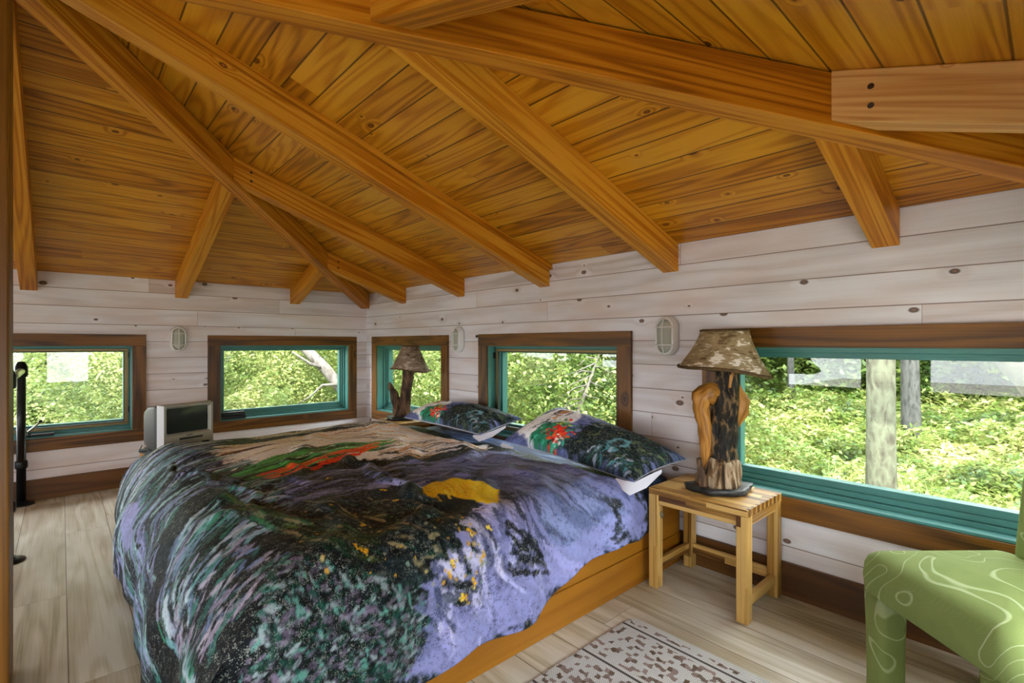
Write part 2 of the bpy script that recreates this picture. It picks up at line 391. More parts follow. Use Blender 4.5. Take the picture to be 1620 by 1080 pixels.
# ------------------------------------------------------------------ windows
def frame_ring(mb, s, a0, a1, z0, z1, ia, it, ib, d0, d1):
    """rectangular frame: inset ia at the sides, it at the head, ib at the sill"""
    sbox(mb, s, a0, a1, d0, d1, z1 - it, z1); sbox(mb, s, a0, a1, d0, d1, z0, z0 + ib)
    sbox(mb, s, a0, a0 + ia, d0, d1, z0 + ib, z1 - it); sbox(mb, s, a1 - ia, a1, d0, d1, z0 + ib, z1 - it)
def window(n, s, hole, sides, screen=False, crank=False):
    a0, a1 = hole; f = side(s)
    r = bpy.data.objects.new('window_%d' % n, None); COL.objects.link(r)
    r.location = f((a0 + a1) / 2, 0, HZ0); r['_o'] = tuple(r.location); r['kind'] = 'structure'
    mb = MB(); o0, o1 = sides; Z0, Z1 = 0.372, 1.278
    sbox(mb, s, o0, o1, -0.021, 0, HZ1, Z1); sbox(mb, s, o0, o1, -0.021, 0, Z0, HZ0)
    sbox(mb, s, o0, a0, -0.02, 0, HZ0, HZ1, (0, 0, 1)); sbox(mb, s, a1, o1, -0.02, 0, HZ0, HZ1, (0, 0, 1))
    mb.build('casing', M['casing'], r, bevel=0.002)
    mb = MB(); frame_ring(mb, s, a0, a1, HZ0, HZ1, 0.007, 0.008, 0.012, -0.008, WT + 0.01)
    frame_ring(mb, s, a0, a1, HZ0, HZ1, 0.022, 0.024, 0.03, 0.066, WT + 0.01)
    mb.build('jamb', M['teal'], r, bevel=0.002)
    mb = MB(); frame_ring(mb, s, a0 + 0.022, a1 - 0.022, HZ0 + 0.03, HZ1 - 0.024, 0.016, 0.015, 0.026, 0.088, WT)
    frame_ring(mb, s, a0 + 0.034, a1 - 0.034, HZ0 + 0.05, HZ1 - 0.036, 0.02, 0.016, 0.036, 0.104, WT)
    mb.build('sash', M['teal'], r, bevel=0.003)
    mb = MB(); g = [f(a0 + 0.045, 0.128, HZ0 + 0.075), f(a1 - 0.045, 0.128, HZ0 + 0.075), f(a1 - 0.045, 0.128, HZ1 - 0.045), f(a0 + 0.045, 0.128, HZ1 - 0.045)]
    h2 = [f(a0 + 0.045, 0.133, HZ0 + 0.075), f(a1 - 0.045, 0.133, HZ0 + 0.075), f(a1 - 0.045, 0.133, HZ1 - 0.045), f(a0 + 0.045, 0.133, HZ1 - 0.045)]
    mb.hexa(g + h2); mb.build('glass_pane', M['glass'], r)
    if screen:
        mb = MB(); frame_ring(mb, s, a0 + 0.022, a1 - 0.022, HZ0 + 0.045, HZ1 - 0.024, 0.026, 0.02, 0.022, 0.052, 0.066)
        so = mb.build('screen_frame', M['brass'], r, bevel=0.002)
        mb = MB(); frame_ring(mb, s, a0 + 0.046, a1 - 0.046, HZ0 + 0.066, HZ1 - 0.043, 0.008, 0.006, 0.006, 0.054, 0.07)
        mb.build('screen_gasket', M['darkgap'], so)
        mb = MB()
        for zz in (0.62, 1.08): sbox(mb, s, a0 + 0.018, a0 + 0.026, 0.036, 0.056, zz, zz + 0.05)
        mb.build('latch', M['black'], so)
    if crank:
        ac, zc = crank
        mb = MB(); sbox(mb, s, ac - 0.14, ac + 0.07, 0.0, 0.05, HZ0 + 0.012, HZ0 + 0.034)
        c = mb.build('crank_base', M['darkgap'], r, bevel=0.006)
        mb = MB(); mb.tube([f(ac, 0.0, HZ0 + 0.036), f(ac + 0.005, -0.02, HZ0 + 0.06), f(ac - 0.06, -0.035, HZ0 + 0.125)], [0.009, 0.008, 0.007], 8)
        mb.build('crank_arm', M['steel'], c)
        mb = MB(); mb.lathe([(0.004, -0.012), (0.011, -0.008), (0.012, 0.004), (0.006, 0.014)], f(ac - 0.063, -0.036, HZ0 + 0.132), 10)
        mb.build('crank_knob', M['black'], c)
    return r
window(1, 'left', HOLES['left'][1], (2.03, 3.475), True, (2.75, 0))
window(2, 'left', HOLES['left'][0], (0.128, 1.57))
window(3, 'right', HOLES['right'][0], (0.158, 1.618))
window(4, 'right', HOLES['right'][1], (2.06, 3.545), True)
window(5, 'right', HOLES['right'][2], (3.995, 5.47))
window(6, 'left', HOLES['left'][2], (3.96, 5.43))
for k, s in enumerate(('back', 'front')):
    for j, hl in enumerate(HOLES[s]): window(7 + 3 * k + j, s, hl, (hl[0] - 0.1, hl[1] + 0.1))

# ------------------------------------------------------------------ rafters
RW = 0.048; RB = 1.607
def jack(s, a, label, stop=None, batten=False, name='rafter', w=RW, pegs=False, mat='rafter'):
    """common rafter square to a wall; runs up to the hip rafter or the post"""
    f = side(s); mb = MB(); lim = min(a, W - a)
    def endd(x):
        e = min(x, W - x) - 0.0688
        return e if stop is None else min(e, stop)
    a0, a1 = a - w, a + w; e0, e1 = endd(a0), endd(a1)
    zb = lambda d: RB + 0.343 * d
    zt = lambda d: H + T * d - 0.001
    P = [f(a0, 0, zb(0)), f(a1, 0, zb(0)), f(a1, -e1, zb(e1)), f(a0, -e0, zb(e0)), f(a0, 0, zt(0)), f(a1, 0, zt(0)), f(a1, -e1, zt(e1)), f(a0, -e0, zt(e0))]
    if s in ('right', 'front'): P = [P[i] for i in (3, 2, 1, 0, 7, 6, 5, 4)]
    g = Vector(f(0, -1, T)) - Vector(f(0, 0, 0))
    org = f(a, 0, RB)
    root = thing(name, label, 'rafter', org, 'fir rafters under the hipped ceiling')
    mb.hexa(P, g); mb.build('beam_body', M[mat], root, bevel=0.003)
    if batten:
        mb = MB(); b0, b1 = a1, a1 + 0.026
        zc = lambda d: H + T * d - 0.036
        e = endd(b1)
        P = [f(b0, 0, zc(0)), f(b1, 0, zc(0)), f(b1, -e, zc(e)), f(b0, -e, zc(e)), f(b0, 0, zt(0)), f(b1, 0, zt(0)), f(b1, -e, zt(e)), f(b0, -e, zt(e))]
        if s in ('right', 'front'): P = [P[i] for i in (3, 2, 1, 0, 7, 6, 5, 4)]
        mb.hexa(P, g); mb.build('batten', M['rafter'], root)
    if pegs:
        sgn, = (pegs,)
        aa = a + sgn * w; e = endd(aa) - 0.1
        for k in (0.045, 0.1):
            mb = MB(); p = Vector(f(aa, -e, zb(e) + k)); q = Vector(f(aa + sgn * 0.0015, -e, zb(e) + k))
            mb.tube([p, q], 0.0085, 10); mb.build('peg', M['peg'], root)
    return root
def hip(s0, s1, label):
    """hip rafter from a room corner up to the post"""
    d = Vector((1 if s0[0] == 0 else -1, -1 if s0[1] == 0 else 1, 0)); c = Vector((s0[0], s0[1], 0))
    n = Vector((-d.y, d.x, 0)).normalized() * RW
    zb = lambda t: RB - 0.026 + 0.343 * t
    zt = lambda t: H + T * t - 0.017
    t0, t1 = 0.036, W / 2 - 0.102
    P = [c + d * t0 - n, c + d * t0 + n, c + d * t1 + n, c + d * t1 - n]
    z4 = [zb(t0), zb(t0), zb(t1), zb(t1)]; z8 = [zt(t0), zt(t0), zt(t1), zt(t1)]
    P8 = [(p.x, p.y, z) for p, z in zip(P, z4)] + [(p.x, p.y, z) for p, z in zip(P, z8)]
    if (Vector(P8[1]) - Vector(P8[0])).cross(Vector(P8[2]) - Vector(P8[1])).z < 0: P8 = [P8[i] for i in (1, 0, 3, 2, 5, 4, 7, 6)]
    mb = MB(); mb.hexa(P8, (d.x, d.y, T))
    o = mb.build('hip_rafter', M['rafter'], None, P8[0], bevel=0.003)
    tag(o, label, 'rafter', 'hip rafters meeting over the post'); return o
hip((0, 0), None, 'long fir hip rafter climbing from the wall corner behind the driftwood lamp')
hip((W, 0), None, 'big knotty fir hip rafter crossing above the large window and green chair')
hip((0, -W), None, 'fir hip rafter rising from the corner past the black railing')
hip((W, -W), None, 'fir hip rafter on the far side of the post')
jack('right', 0.82, 'shortest fir rafter on the bed wall, beside the corner hip rafter', pegs=1)
jack('right', 1.80, 'fir rafter landing between the corner window and the bulkhead light by the far pillow', pegs=1)
jack('right', 2.805, 'pale-edged fir rafter with a thin batten, landing above the middle bed-side window', stop=W / 2 - 0.101, batten=True)
jack('right', 3.80, 'fir rafter landing just above the bulkhead light beside the driftwood lamp')
jack('right', 4.795, 'short cracked fir rafter landing above the large window')
jack('left', 0.79, 'shortest fir rafter on the television wall, near the room corner')
jack('left', 1.772, 'fir rafter landing above the bulkhead light over the television')
jack('left', 2.753, 'wild-grained fir rafter landing beside the wooden post at the window with the crank', stop=W / 2 - 0.101)
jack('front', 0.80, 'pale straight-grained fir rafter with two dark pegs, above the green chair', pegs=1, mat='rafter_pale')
jack('front', 1.80, 'fir rafter end with swirling grain butting the big knotty hip rafter')
jack('front', 2.80, 'fir rafter overhead running straight to the post', stop=W / 2 - 0.101)
mb = MB(); mb.box((W / 2 - 0.1, -W / 2 - 0.1, 0), (W / 2 + 0.1, -W / 2 + 0.1, H + T * W / 2 - 0.05), (0, 0, 1))
tag(mb.build('post', M['post'], None, (W / 2, -W / 2, 0), bevel=0.006), 'square honey-coloured wooden post standing mid-room, cut by the picture edge', 'post')
# ------------------------------------------------------------------ furniture materials
def chairmat():
    m = Mat('green_slipcover')
    o = m.objco()
    n = m.noise(o, 3.0, 0.4, 0.5, 1.4)
    fr = m.math('FRACT', m.math('MULTIPLY', n, 6.0))
    d = m.math('ABSOLUTE', m.math('SUBTRACT', fr, 0.5))
    line = m.maprange(d, 0.02, 0.05, 1.0, 0.0)
    x, y, z = m.sep(o)
    wv = m.math('MULTIPLY', m.math('SINE', m.math('MULTIPLY', m.math('ADD', x, y), 1500.0)), m.math('SINE', m.math('MULTIPLY', m.math('ADD', z, m.math('SUBTRACT', x, y)), 1100.0)))
    fz = m.noise(o, 9.0, 3.0, 0.6)
    base = m.mix(fz, rgb(124, 142, 80), rgb(146, 162, 98))
    base = m.mix(m.maprange(wv, -1, 1, 0.0, 0.22), base, rgb(96, 116, 64))
    col = m.mix(m.math('MULTIPLY', line, 0.55), base, rgb(196, 210, 164))
    h = m.math('ADD', m.math('MULTIPLY', wv, 0.25), m.math('MULTIPLY', line, 0.8))
    m.principled(col, 0.85, m.bump(h, 0.35, 0.004), spec=0.15)
    return m.m
M['slip'] = chairmat()
def rugmat():
    m = Mat('woven_rug')
    u, v = m.uv()
    wob = m.math('MULTIPLY', m.math('SUBTRACT', m.noise(m.comb(m.math('MULTIPLY', u, 30.0), m.math('MULTIPLY', v, 30.0)), 1.0, 2.0), 0.5), 0.035)
    u2 = m.math('ADD', u, wob); v2 = m.math('ADD', v, wob)
    P = 0.27
    ph = m.math('FRACT', m.math('DIVIDE', m.math('SUBTRACT', v, 0.072 - P), P))         # 0 at every dark line
    dl = m.math('MULTIPLY', m.math('MINIMUM', ph, m.math('SUBTRACT', 1.0, ph)), P)
    dline = m.maprange(dl, 0.004, 0.007, 1.0, 0.0)
    i = m.math('FLOOR', m.math('DIVIDE', u2, 0.019)); j = m.math('FLOOR', m.math('DIVIDE', v2, 0.019))
    t = m.math('MODULO', m.math('ADD', m.math('ADD', i, m.math('MULTIPLY', j, 2.0)), 50.0), 5.0)
    t2 = m.math('MODULO', m.math('ADD', m.math('SUBTRACT', i, m.math('MULTIPLY', j, 3.0)), 500.0), 7.0)
    on = m.math('MAXIMUM', m.math('LESS_THAN', t, 1.5), m.math('LESS_THAN', t2, 0.5))
    on = m.math('MULTIPLY', on, m.math('LESS_THAN', m.white(i, j), 0.66))
    on = m.math('MULTIPLY', on, m.math('GREATER_THAN', dl, 0.022))
    edge = m.math('GREATER_THAN', v, 0.03)
    on = m.math('MULTIPLY', on, edge)
    kn = m.math('MULTIPLY', m.math('SINE', m.math('MULTIPLY', v, 900.0)), m.math('SINE', m.math('ADD', m.math('MULTIPLY', u, 620.0), m.math('MULTIPLY', m.math('FLOOR', m.math('MULTIPLY', v, 143.0)), 1.6))))
    wh = m.mix(m.maprange(kn, -1, 1), rgb(164, 162, 154), rgb(230, 230, 226))
    br = m.mix(m.white(i, m.math('ADD', j, 9.0)), rgb(112, 94, 78), rgb(174, 154, 146))
    br = m.mix(m.maprange(kn, -1, 1, 0.5, 0.0), br, rgb(70, 58, 48))
    col = m.mix(on, wh, br)
    col = m.mix(m.math('MULTIPLY', dline, 0.9), col, rgb(52, 38, 34))
    m.principled(col, 0.95, m.bump(kn, 0.6, 0.004), spec=0.05)
    return m.m
M['rug'] = rugmat()
def sheetmat():
    m = Mat('navy_sheet')
    x, y, z = m.sep(m.objco())
    n = m.noise(m.comb(m.math('MULTIPLY', x, 3.0), m.math('MULTIPLY', y, 22.0), m.math('MULTIPLY', z, 22.0)), 1.0, 4.0, 0.6, 0.7)
    col = m.ramp(n, [(0.36, rgb(20, 26, 44)), (0.52, rgb(40, 58, 92)), (0.66, rgb(84, 108, 140)), (0.72, rgb(150, 158, 180))])
    m.principled(col, 0.7, spec=0.2); return m.m
M['sheet'] = sheetmat()

def rrect(x0, x1, y0, y1, z, r, n=6, jig=0.0):
    pts = []
    for cx, cy, a0 in ((x1 - r, y1 - r, 0), (x0 + r, y1 - r, 90), (x0 + r, y0 + r, 180), (x1 - r, y0 + r, 270)):
        for k in range(n + 1):
            a = math.radians(a0 + 90 * k / n); pts.append((cx + r * math.cos(a), cy + r * math.sin(a), z))
    return pts
def pillowbox(mb, x0, x1, y0, y1, prof, r, dome=0.0, n=6):
    """stack of rounded rectangles: prof = [(z, inset)]; closes over a shallow dome"""
    rings = [rrect(x0 + i, x1 - i, y0 + i, y1 - i, z, max(0.004, r - i * 0.4), n) for z, i in prof]
    if dome:
        z, i0 = prof[-1]; half = min(x1 - x0, y1 - y0) / 2
        for k in range(1, 6):
            i = i0 + (half - i0 - 0.01) * k / 5.0
            rings.append(rrect(x0 + i, x1 - i, y0 + i, y1 - i, z + dome * (1 - (1 - k / 5.0) ** 2), max(0.004, r - i * 0.4), n))
    mb.ring(rings, True, True)

# ------------------------------------------------------------------ bed
BX0, BX1, BY0, BY1 = 1.46, 3.872, -2.27, -0.03
bed = thing('platform_bed', 'low amber wooden platform bed against the windowed wall, under the painterly duvet', 'bed', (2.66, -1.15, 0))
for nm, lo, hi, g in (('side_board', (BX1 - 0.03, BY0, 0.158), (BX1, BY1, 0.333), (0, 1, 0)), ('side_board', (BX0, BY0, 0.158), (BX0 + 0.03, BY1, 0.333), (0, 1, 0)),
                      ('foot_board', (BX0 + 0.03, BY0, 0.158), (BX1 - 0.03, BY0 + 0.03, 0.333), (1, 0, 0)),
                      ('base_board', (BX1 - 0.036, BY0 + 0.01, 0), (BX1 + 0.004, BY1, 0.155), (0, 1, 0)), ('base_board', (BX0, BY0 + 0.01, 0), (BX0 + 0.03, BY1, 0.155), (0, 1, 0)),
                      ('base_board', (BX0 + 0.03, BY0 + 0.01, 0), (BX1 - 0.036, BY0 + 0.04, 0.155), (1, 0, 0)),
                      ('deck', (BX0 + 0.03, BY0 + 0.03, 0.29), (BX1 - 0.03, BY1, 0.33), (1, 0, 0))):
    mb = MB(); mb.box(lo, hi, g); mb.build(nm, M['bedwood'], bed, bevel=0.003)
mb = MB(); pillowbox(mb, BX0 + 0.06, BX1 - 0.03, BY0 + 0.2, BY1 - 0.012, [(0.335, 0.015), (0.35, 0.0), (0.43, 0.0), (0.455, 0.016), (0.47, 0.05)], 0.06, 0.004)
tag(mb.build('mattress', M['sheet'], None, (2.66, -1.15, 0.335)), 'mattress under a navy blue brush-patterned sheet, showing between and beside the pillows', 'mattress')

# ------------------------------------------------------------------ side table with the driftwood lamp
tb = thing('side_table', 'striped acacia side table with stretchers, between the bed and the large window', 'side table', (4.14, -0.22, 0))
X0, X1, Y0, Y1, TZ, LG = 3.916, 4.396, -0.412, -0.024, 0.49, 0.05
mb = MB(); mb.box((X0, Y0, TZ - 0.03), (X1, Y1, TZ), (1, 0, 0)); mb.build('tabletop', M['acacia'], tb, bevel=0.003)
for k in range(8):   # finger joint at the end grain
    y = Y0 + 0.012 + k * (Y1 - Y0 - 0.02) / 8
    mb = MB(); mb.box((X1 - 0.012, y, TZ - 0.031), (X1 + 0.0012, y + 0.022, TZ + 0.0006), (0, 0, 1)); mb.build('finger_joint', M['casing'], tb)
for x, y in ((X0, Y0), (X1 - LG, Y0), (X1 - LG, Y1 - LG), (X0, Y1 - LG)):
    mb = MB(); mb.box((x, y, 0), (x + LG, y + LG, TZ - 0.03), (0, 0, 1)); mb.build('leg', M['acacia'], tb, bevel=0.004)
for lo, hi, g, nm in (((X0 + LG, Y0 + 0.008, TZ - 0.078), (X1 - LG, Y0 + 0.03, TZ - 0.03), (1, 0, 0), 'apron'), ((X0 + LG, Y1 - 0.03, TZ - 0.078), (X1 - LG, Y1 - 0.008, TZ - 0.03), (1, 0, 0), 'apron'),
                      ((X1 - 0.03, Y0 + LG, TZ - 0.078), (X1 - 0.008, Y1 - LG, TZ - 0.03), (0, 1, 0), 'apron'), ((X0 + 0.008, Y0 + LG, TZ - 0.078), (X0 + 0.03, Y1 - LG, TZ - 0.03), (0, 1, 0), 'apron'),
                      ((X0 + 0.012, Y0 + LG, 0.085), (X0 + 0.036, Y1 - LG, 0.13), (0, 1, 0), 'stretcher'), ((X1 - 0.036, Y0 + LG, 0.06), (X1 - 0.01, Y1 - LG, 0.105), (0, 1, 0), 'stretcher'),
                      ((X0 + LG, Y1 - 0.042, 0.08), (X1 - LG, Y1 - 0.018, 0.128), (1, 0, 0), 'stretcher')):
    mb = MB(); mb.box(lo, hi, g); mb.build(nm, M['acacia'], tb, bevel=0.003)
mb = MB(); mb.tube([(X0 + LG, Y0 + 0.03, 0.36), (X0 + LG + 0.012, Y0 + 0.026, 0.36)], [0.008, 0.008], 8); mb.tube([(X0 + LG + 0.008, Y0 + 0.026, 0.343), (X0 + LG + 0.008, Y0 + 0.026, 0.377)], 0.004, 6)
tag(mb.build('wing_nut', M['steel'], tb), 'small steel wing nut')

# ------------------------------------------------------------------ lamps (local frame: x across the view, y away)
def rough_ring(cx, cy, z, rx, ry, n=18, amp=0.12, seed=0.0):
    out = []
    for j in range(n):
        a = 2 * PI * j / n
        k = 1 + amp * (math.sin(3 * a + seed * 1.7) * 0.45 + math.sin(5 * a + seed * 2.9) * 0.35 + math.sin(8 * a - seed * 4.3) * 0.3)
        out.append((cx + rx * k * math.cos(a), cy + ry * k * math.sin(a), z))
    return out
def trunk(mb, spec, n=22, amp=0.14, sub=5):
    rings = []
    for i in range(len(spec) - 1):
        for k in range(sub):
            t = k / sub; p = [a + (c - a) * t for a, c in zip(spec[i], spec[i + 1])]
            rings.append(rough_ring(p[0], p[1], p[2], p[3], p[4], n, amp, p[2] * 6))
    p = spec[-1]; rings.append(rough_ring(p[0], p[1], p[2], p[3], p[4], n, amp, p[2] * 6))
    mb.ring(rings)
def limb(mb, pts, n=12, flat=0.6, sub=4, amp=0.12):
    """knotty limb through (x, y, z, r)"""
    rings = []; full = []
    for i in range(len(pts) - 1):
        for k in range(sub):
            t = k / sub; full.append([a + (c - a) * t for a, c in zip(pts[i], pts[i + 1])])
    full.append(list(pts[-1]))
    for i, p in enumerate(full):
        q0, q1 = full[max(0, i - 1)], full[min(len(full) - 1, i + 1)]
        t = Vector([q1[k] - q0[k] for k in range(3)]).normalized()
        c = Vector((0, 1, 0)); a = c.cross(t).normalized(); c = t.cross(a)
        rings.append([Vector(p[:3]) + (a * math.cos(2 * PI * j / n) + c * (flat * math.sin(2 * PI * j / n))) * (p[3] * (1 + amp * math.sin(4 * 2 * PI * j / n + i))) for j in range(n)])
    mb.ring(rings)
def shade(mb, cx, cy, z0, z1, r0, r1, tilt, n=40, conc=0.06, ridge=True):
    prof = []
    for k in range(9):
        t = k / 8.0; prof.append((r0 + (r1 - r0) * t - conc * r0 * math.sin(PI * t), t))
    outer = [[(cx + (r * (1 + 0.012 * math.sin(5 * 2 * PI * j / n + 3 * t) + 0.01 * math.sin(11 * 2 * PI * j / n))) * math.cos(2 * PI * j / n), cy + r * math.sin(2 * PI * j / n),
               z0 + (z1 - z0) * t + tilt * (1 - t) * math.cos(2 * PI * j / n) * r0 + 0.006 * (1 - t) * math.sin(3 * 2 * PI * j / n + 1)) for j in range(n)] for r, t in prof]
    inner = [[(cx + (p[0] - cx) * 0.975, cy + (p[1] - cy) * 0.975, p[2]) for p in rg] for rg in outer][::-1]
    mb.ring(outer + inner, False)
    return outer[0], outer[-1]
def braid(mb, ring, r, n=6): mb.tube([Vector(p) for p in ring] + [Vector(ring[0])], r, n, cap=False)

l1 = thing('table_lamp', 'driftwood table lamp with golden burls and birch-bark shade, on the striped side table', 'lamp', (4.185, -0.215, 0.491), rotz=th_view, local=True)
mb = MB(); trunk(mb, [(0.0, 0, 0.0, 0.145, 0.095), (0.003, 0, 0.026, 0.15, 0.1), (0.003, 0, 0.03, 0.14, 0.09)], 24, 0.2, 2); mb.build('slate_base', M['slate'], l1)
mb = MB(); trunk(mb, [(0.0, 0, 0.03, 0.102, 0.08), (-0.002, 0, 0.08, 0.098, 0.075), (0.004, 0, 0.14, 0.08, 0.066), (0.006, 0, 0.165, 0.066, 0.056)], 26, 0.16, 4); mb.build('stump', M['drift_grey'], l1)
mb = MB(); trunk(mb, [(0.012, 0, 0.14, 0.066, 0.06), (0.006, 0, 0.22, 0.064, 0.056), (0.012, 0, 0.31, 0.064, 0.054), (0.03, 0, 0.42, 0.058, 0.05), (0.036, 0, 0.52, 0.055, 0.05), (0.038, 0, 0.6, 0.05, 0.045)], 26, 0.2, 5)
mb.build('trunk', M['drift_dark'], l1)
mb = MB(); limb(mb, [(-0.01, 0, 0.47, 0.03), (-0.05, -0.01, 0.478, 0.05), (-0.092, -0.015, 0.448, 0.052), (-0.098, -0.015, 0.40, 0.036), (-0.08, -0.01, 0.33, 0.034), (-0.068, -0.005, 0.25, 0.032), (-0.07, 0, 0.17, 0.026), (-0.072, 0, 0.11, 0.014)], 14, 0.75)
mb.build('burl', M['drift_gold'], l1)
mb = MB(); limb(mb, [(0.075, 0, 0.54, 0.008), (0.088, -0.01, 0.48, 0.022), (0.098, -0.01, 0.43, 0.042), (0.095, -0.01, 0.38, 0.036), (0.08, -0.005, 0.31, 0.012)], 14, 0.7)
mb.build('burl', M['drift_gold'], l1)
mb = MB(); limb(mb, [(-0.09, -0.03, 0.03, 0.022), (-0.105, -0.035, 0.1, 0.015), (-0.116, -0.035, 0.165, 0.011)], 10, 0.8); mb.build('spur', M['drift_brown'], l1)
mb = MB(); limb(mb, [(0.03, -0.045, 0.5, 0.008), (0.034, -0.046, 0.545, 0.013), (0.036, -0.045, 0.59, 0.01)], 8, 0.6); mb.build('knot', M['drift_gold'], l1)
mb = MB(); mb.lathe([(0.012, 0.58), (0.012, 0.66), (0.02, 0.665), (0.02, 0.7)], (0.02, 0, 0), 14); mb.build('socket', M['black'], l1)
mb = MB(); ro, rt = shade(mb, 0.02, 0, 0.578, 0.772, 0.208, 0.108, -0.12); sh1 = mb.build('lampshade', M['birch'], l1)
mb = MB(); braid(mb, ro, 0.0075); mb.build('braid_trim', M['braid'], sh1)
mb = MB(); braid(mb, rt, 0.006); mb.build('braid_trim', M['braid'], sh1)

ns = thing('nightstand', 'pale wooden nightstand in the room corner, mostly hidden behind the bed', 'nightstand', (1.19, -0.2, 0))
mb = MB(); mb.box((1.0, -0.37, 0.465), (1.4, -0.03, 0.497), (1, 0, 0)); mb.build('tabletop', M['acacia'], ns, bevel=0.003)
mb = MB(); mb.box((1.02, -0.355, 0.38), (1.38, -0.045, 0.465), (1, 0, 0)); mb.build('apron', M['acacia'], ns, bevel=0.003)
for x, y in ((1.02, -0.355), (1.33, -0.355), (1.02, -0.095), (1.33, -0.095)):
    mb = MB(); mb.box((x, y, 0), (x + 0.05, y + 0.05, 0.38), (0, 0, 1)); mb.build('leg', M['acacia'], ns, bevel=0.003)
l2 = thing('table_lamp', 'forked brown driftwood lamp with speckled bark shade, in front of the corner window', 'lamp', (1.2, -0.205, 0.498), rotz=th_view, local=True)
mb = MB(); trunk(mb, [(-0.02, 0, 0.0, 0.15, 0.09), (-0.02, 0, 0.03, 0.145, 0.088)], 22, 0.2, 2); mb.build('slate_base', M['slate'], l2)
mb = MB(); trunk(mb, [(-0.02, 0, 0.03, 0.075, 0.06), (-0.005, 0, 0.12, 0.05, 0.045), (0.01, 0, 0.25, 0.048, 0.042), (0.03, 0, 0.38, 0.052, 0.044), (0.036, 0, 0.47, 0.05, 0.042)], 20, 0.16, 4); mb.build('trunk', M['drift_brown'], l2)
mb = MB(); limb(mb, [(-0.05, 0, 0.04, 0.05), (-0.075, -0.01, 0.14, 0.042), (-0.1, -0.01, 0.24, 0.034), (-0.128, -0.01, 0.3, 0.024), (-0.14, -0.01, 0.345, 0.008)], 14, 0.8, amp=0.2); mb.build('forked_limb', M['drift_brown'], l2)
mb = MB(); mb.lathe([(0.01, 0.45), (0.01, 0.56), (0.018, 0.565), (0.018, 0.6)], (0.045, 0, 0), 14); mb.build('socket', M['black'], l2)
mb = MB(); ro, rt = shade(mb, 0.05, 0, 0.462, 0.68, 0.18, 0.078, -0.1, conc=0.04); sh2 = mb.build('lampshade', M['birch_spot'], l2)
mb = MB(); braid(mb, ro, 0.006); mb.build('braid_trim', M['braid'], sh2)
mb = MB(); braid(mb, rt, 0.005); mb.build('braid_trim', M['braid'], sh2)

# ------------------------------------------------------------------ television and its stand
ts = thing('television_stand', 'small wooden stand with dark top carrying the old television', 'stand', (0.955, -1.9, 0), rotz=math.radians(108.6), local=True)
mb = MB(); mb.box((-0.205, -0.24, 0.415), (0.26, 0.2, 0.44)); mb.build('stand_top', M['darkgap'], ts, bevel=0.004)
mb = MB(); mb.box((-0.2, -0.235, 0.02), (0.25, 0.195, 0.414), (0, 0, 1)); mb.build('carcass', M['bedwood'], ts, bevel=0.003)
tv = thing('television', 'small silver tube television with dark screen, on a stand by the window wall', 'television', (0.94, -1.958, 0.441), rotz=math.radians(108.6), local=True)
w2, hh = 0.182, 0.338
mb = MB()
rings = []
for y, wx, zt, zb in ((-0.135, 0.172, 0.325, 0.012), (-0.08, 0.174, 0.327, 0.012), (0.02, 0.166, 0.312, 0.016), (0.12, 0.14, 0.28, 0.03), (0.17, 0.12, 0.26, 0.04)):
    r = 0.02; rr = rrect(-wx, wx, zb, zt, 0, r, 4); rings.append([(p[0], y, p[1]) for p in rr])
mb.ring(rings[::-1]); body = mb.build('rear_housing', M['dark_plastic'], tv)
mb = MB()    # front surround: side cheeks bow out, top leans, screen opening left free
sx0, sx1, sz0, sz1 = -0.15, 0.15, 0.122, 0.318
def surround(y0, y1): 
    A = [(-w2, y1, 0.0), (w2, y1, 0.0), (w2, y1, hh), (-w2, y1, hh)]; F = [(-w2 + 0.016, y0, 0.004), (w2 - 0.016, y0, 0.004), (w2 - 0.016, y0, hh - 0.006), (-w2 + 0.016, y0, hh - 0.006)]
    return A, F
A, F = surround(-0.2, -0.135)
I = [(sx0, -0.2, sz0), (sx1, -0.2, sz0), (sx1, -0.2, sz1), (sx0, -0.2, sz1)]; J = [(sx0 + 0.012, -0.178, sz0 + 0.012), (sx1 - 0.012, -0.178, sz0 + 0.012), (sx1 - 0.012, -0.178, sz1 - 0.012), (sx0 + 0.012, -0.178, sz1 - 0.012)]
mb.v = A + F + I + J
for k in range(4):
    j = (k + 1) % 4
    side_m = 1 if k in (1, 3) else 0
    mb.face((k, j, 4 + j, 4 + k), [(0, 0)] * 4, side_m); mb.face((4 + k, 4 + j, 8 + j, 8 + k), [(0, 0)] * 4, 0); mb.face((8 + k, 8 + j, 12 + j, 12 + k), [(0, 0)] * 4, 0)
mb.face((3, 2, 1, 0), [(0, 0)] * 4, 0)
mb.build('front_surround', [M['silver_plastic'], M['pale_plastic']], tv, bevel=0.006)
mb = MB(); n = 10; g = []
for i in range(n + 1):
    for j in range(n + 1):
        u, v = i / n * 2 - 1, j / n * 2 - 1
        mb.v.append(((sx0 + sx1) / 2 + u * (sx1 - sx0 - 0.022) / 2, -0.186 + 0.007 * (u * u + v * v), (sz0 + sz1) / 2 + v * (sz1 - sz0 - 0.022) / 2))
for i in range(n):
    for j in range(n): a = i * (n + 1) + j; mb.face((a, a + n + 1, a + n + 2, a + 1), [(0, 0)] * 4, 0, True)
mb.build('screen', M['screen'], tv)
mb = MB(); mb.box((-0.075, -0.203, 0.082), (0.095, -0.199, 0.104)); slot = mb.build('tape_slot', M['silver_plastic'], tv, bevel=0.002)
mb = MB(); mb.box((-0.068, -0.2045, 0.086), (0.088, -0.2028, 0.1)); mb.build('slot_flap', M['dark_plastic'], slot)
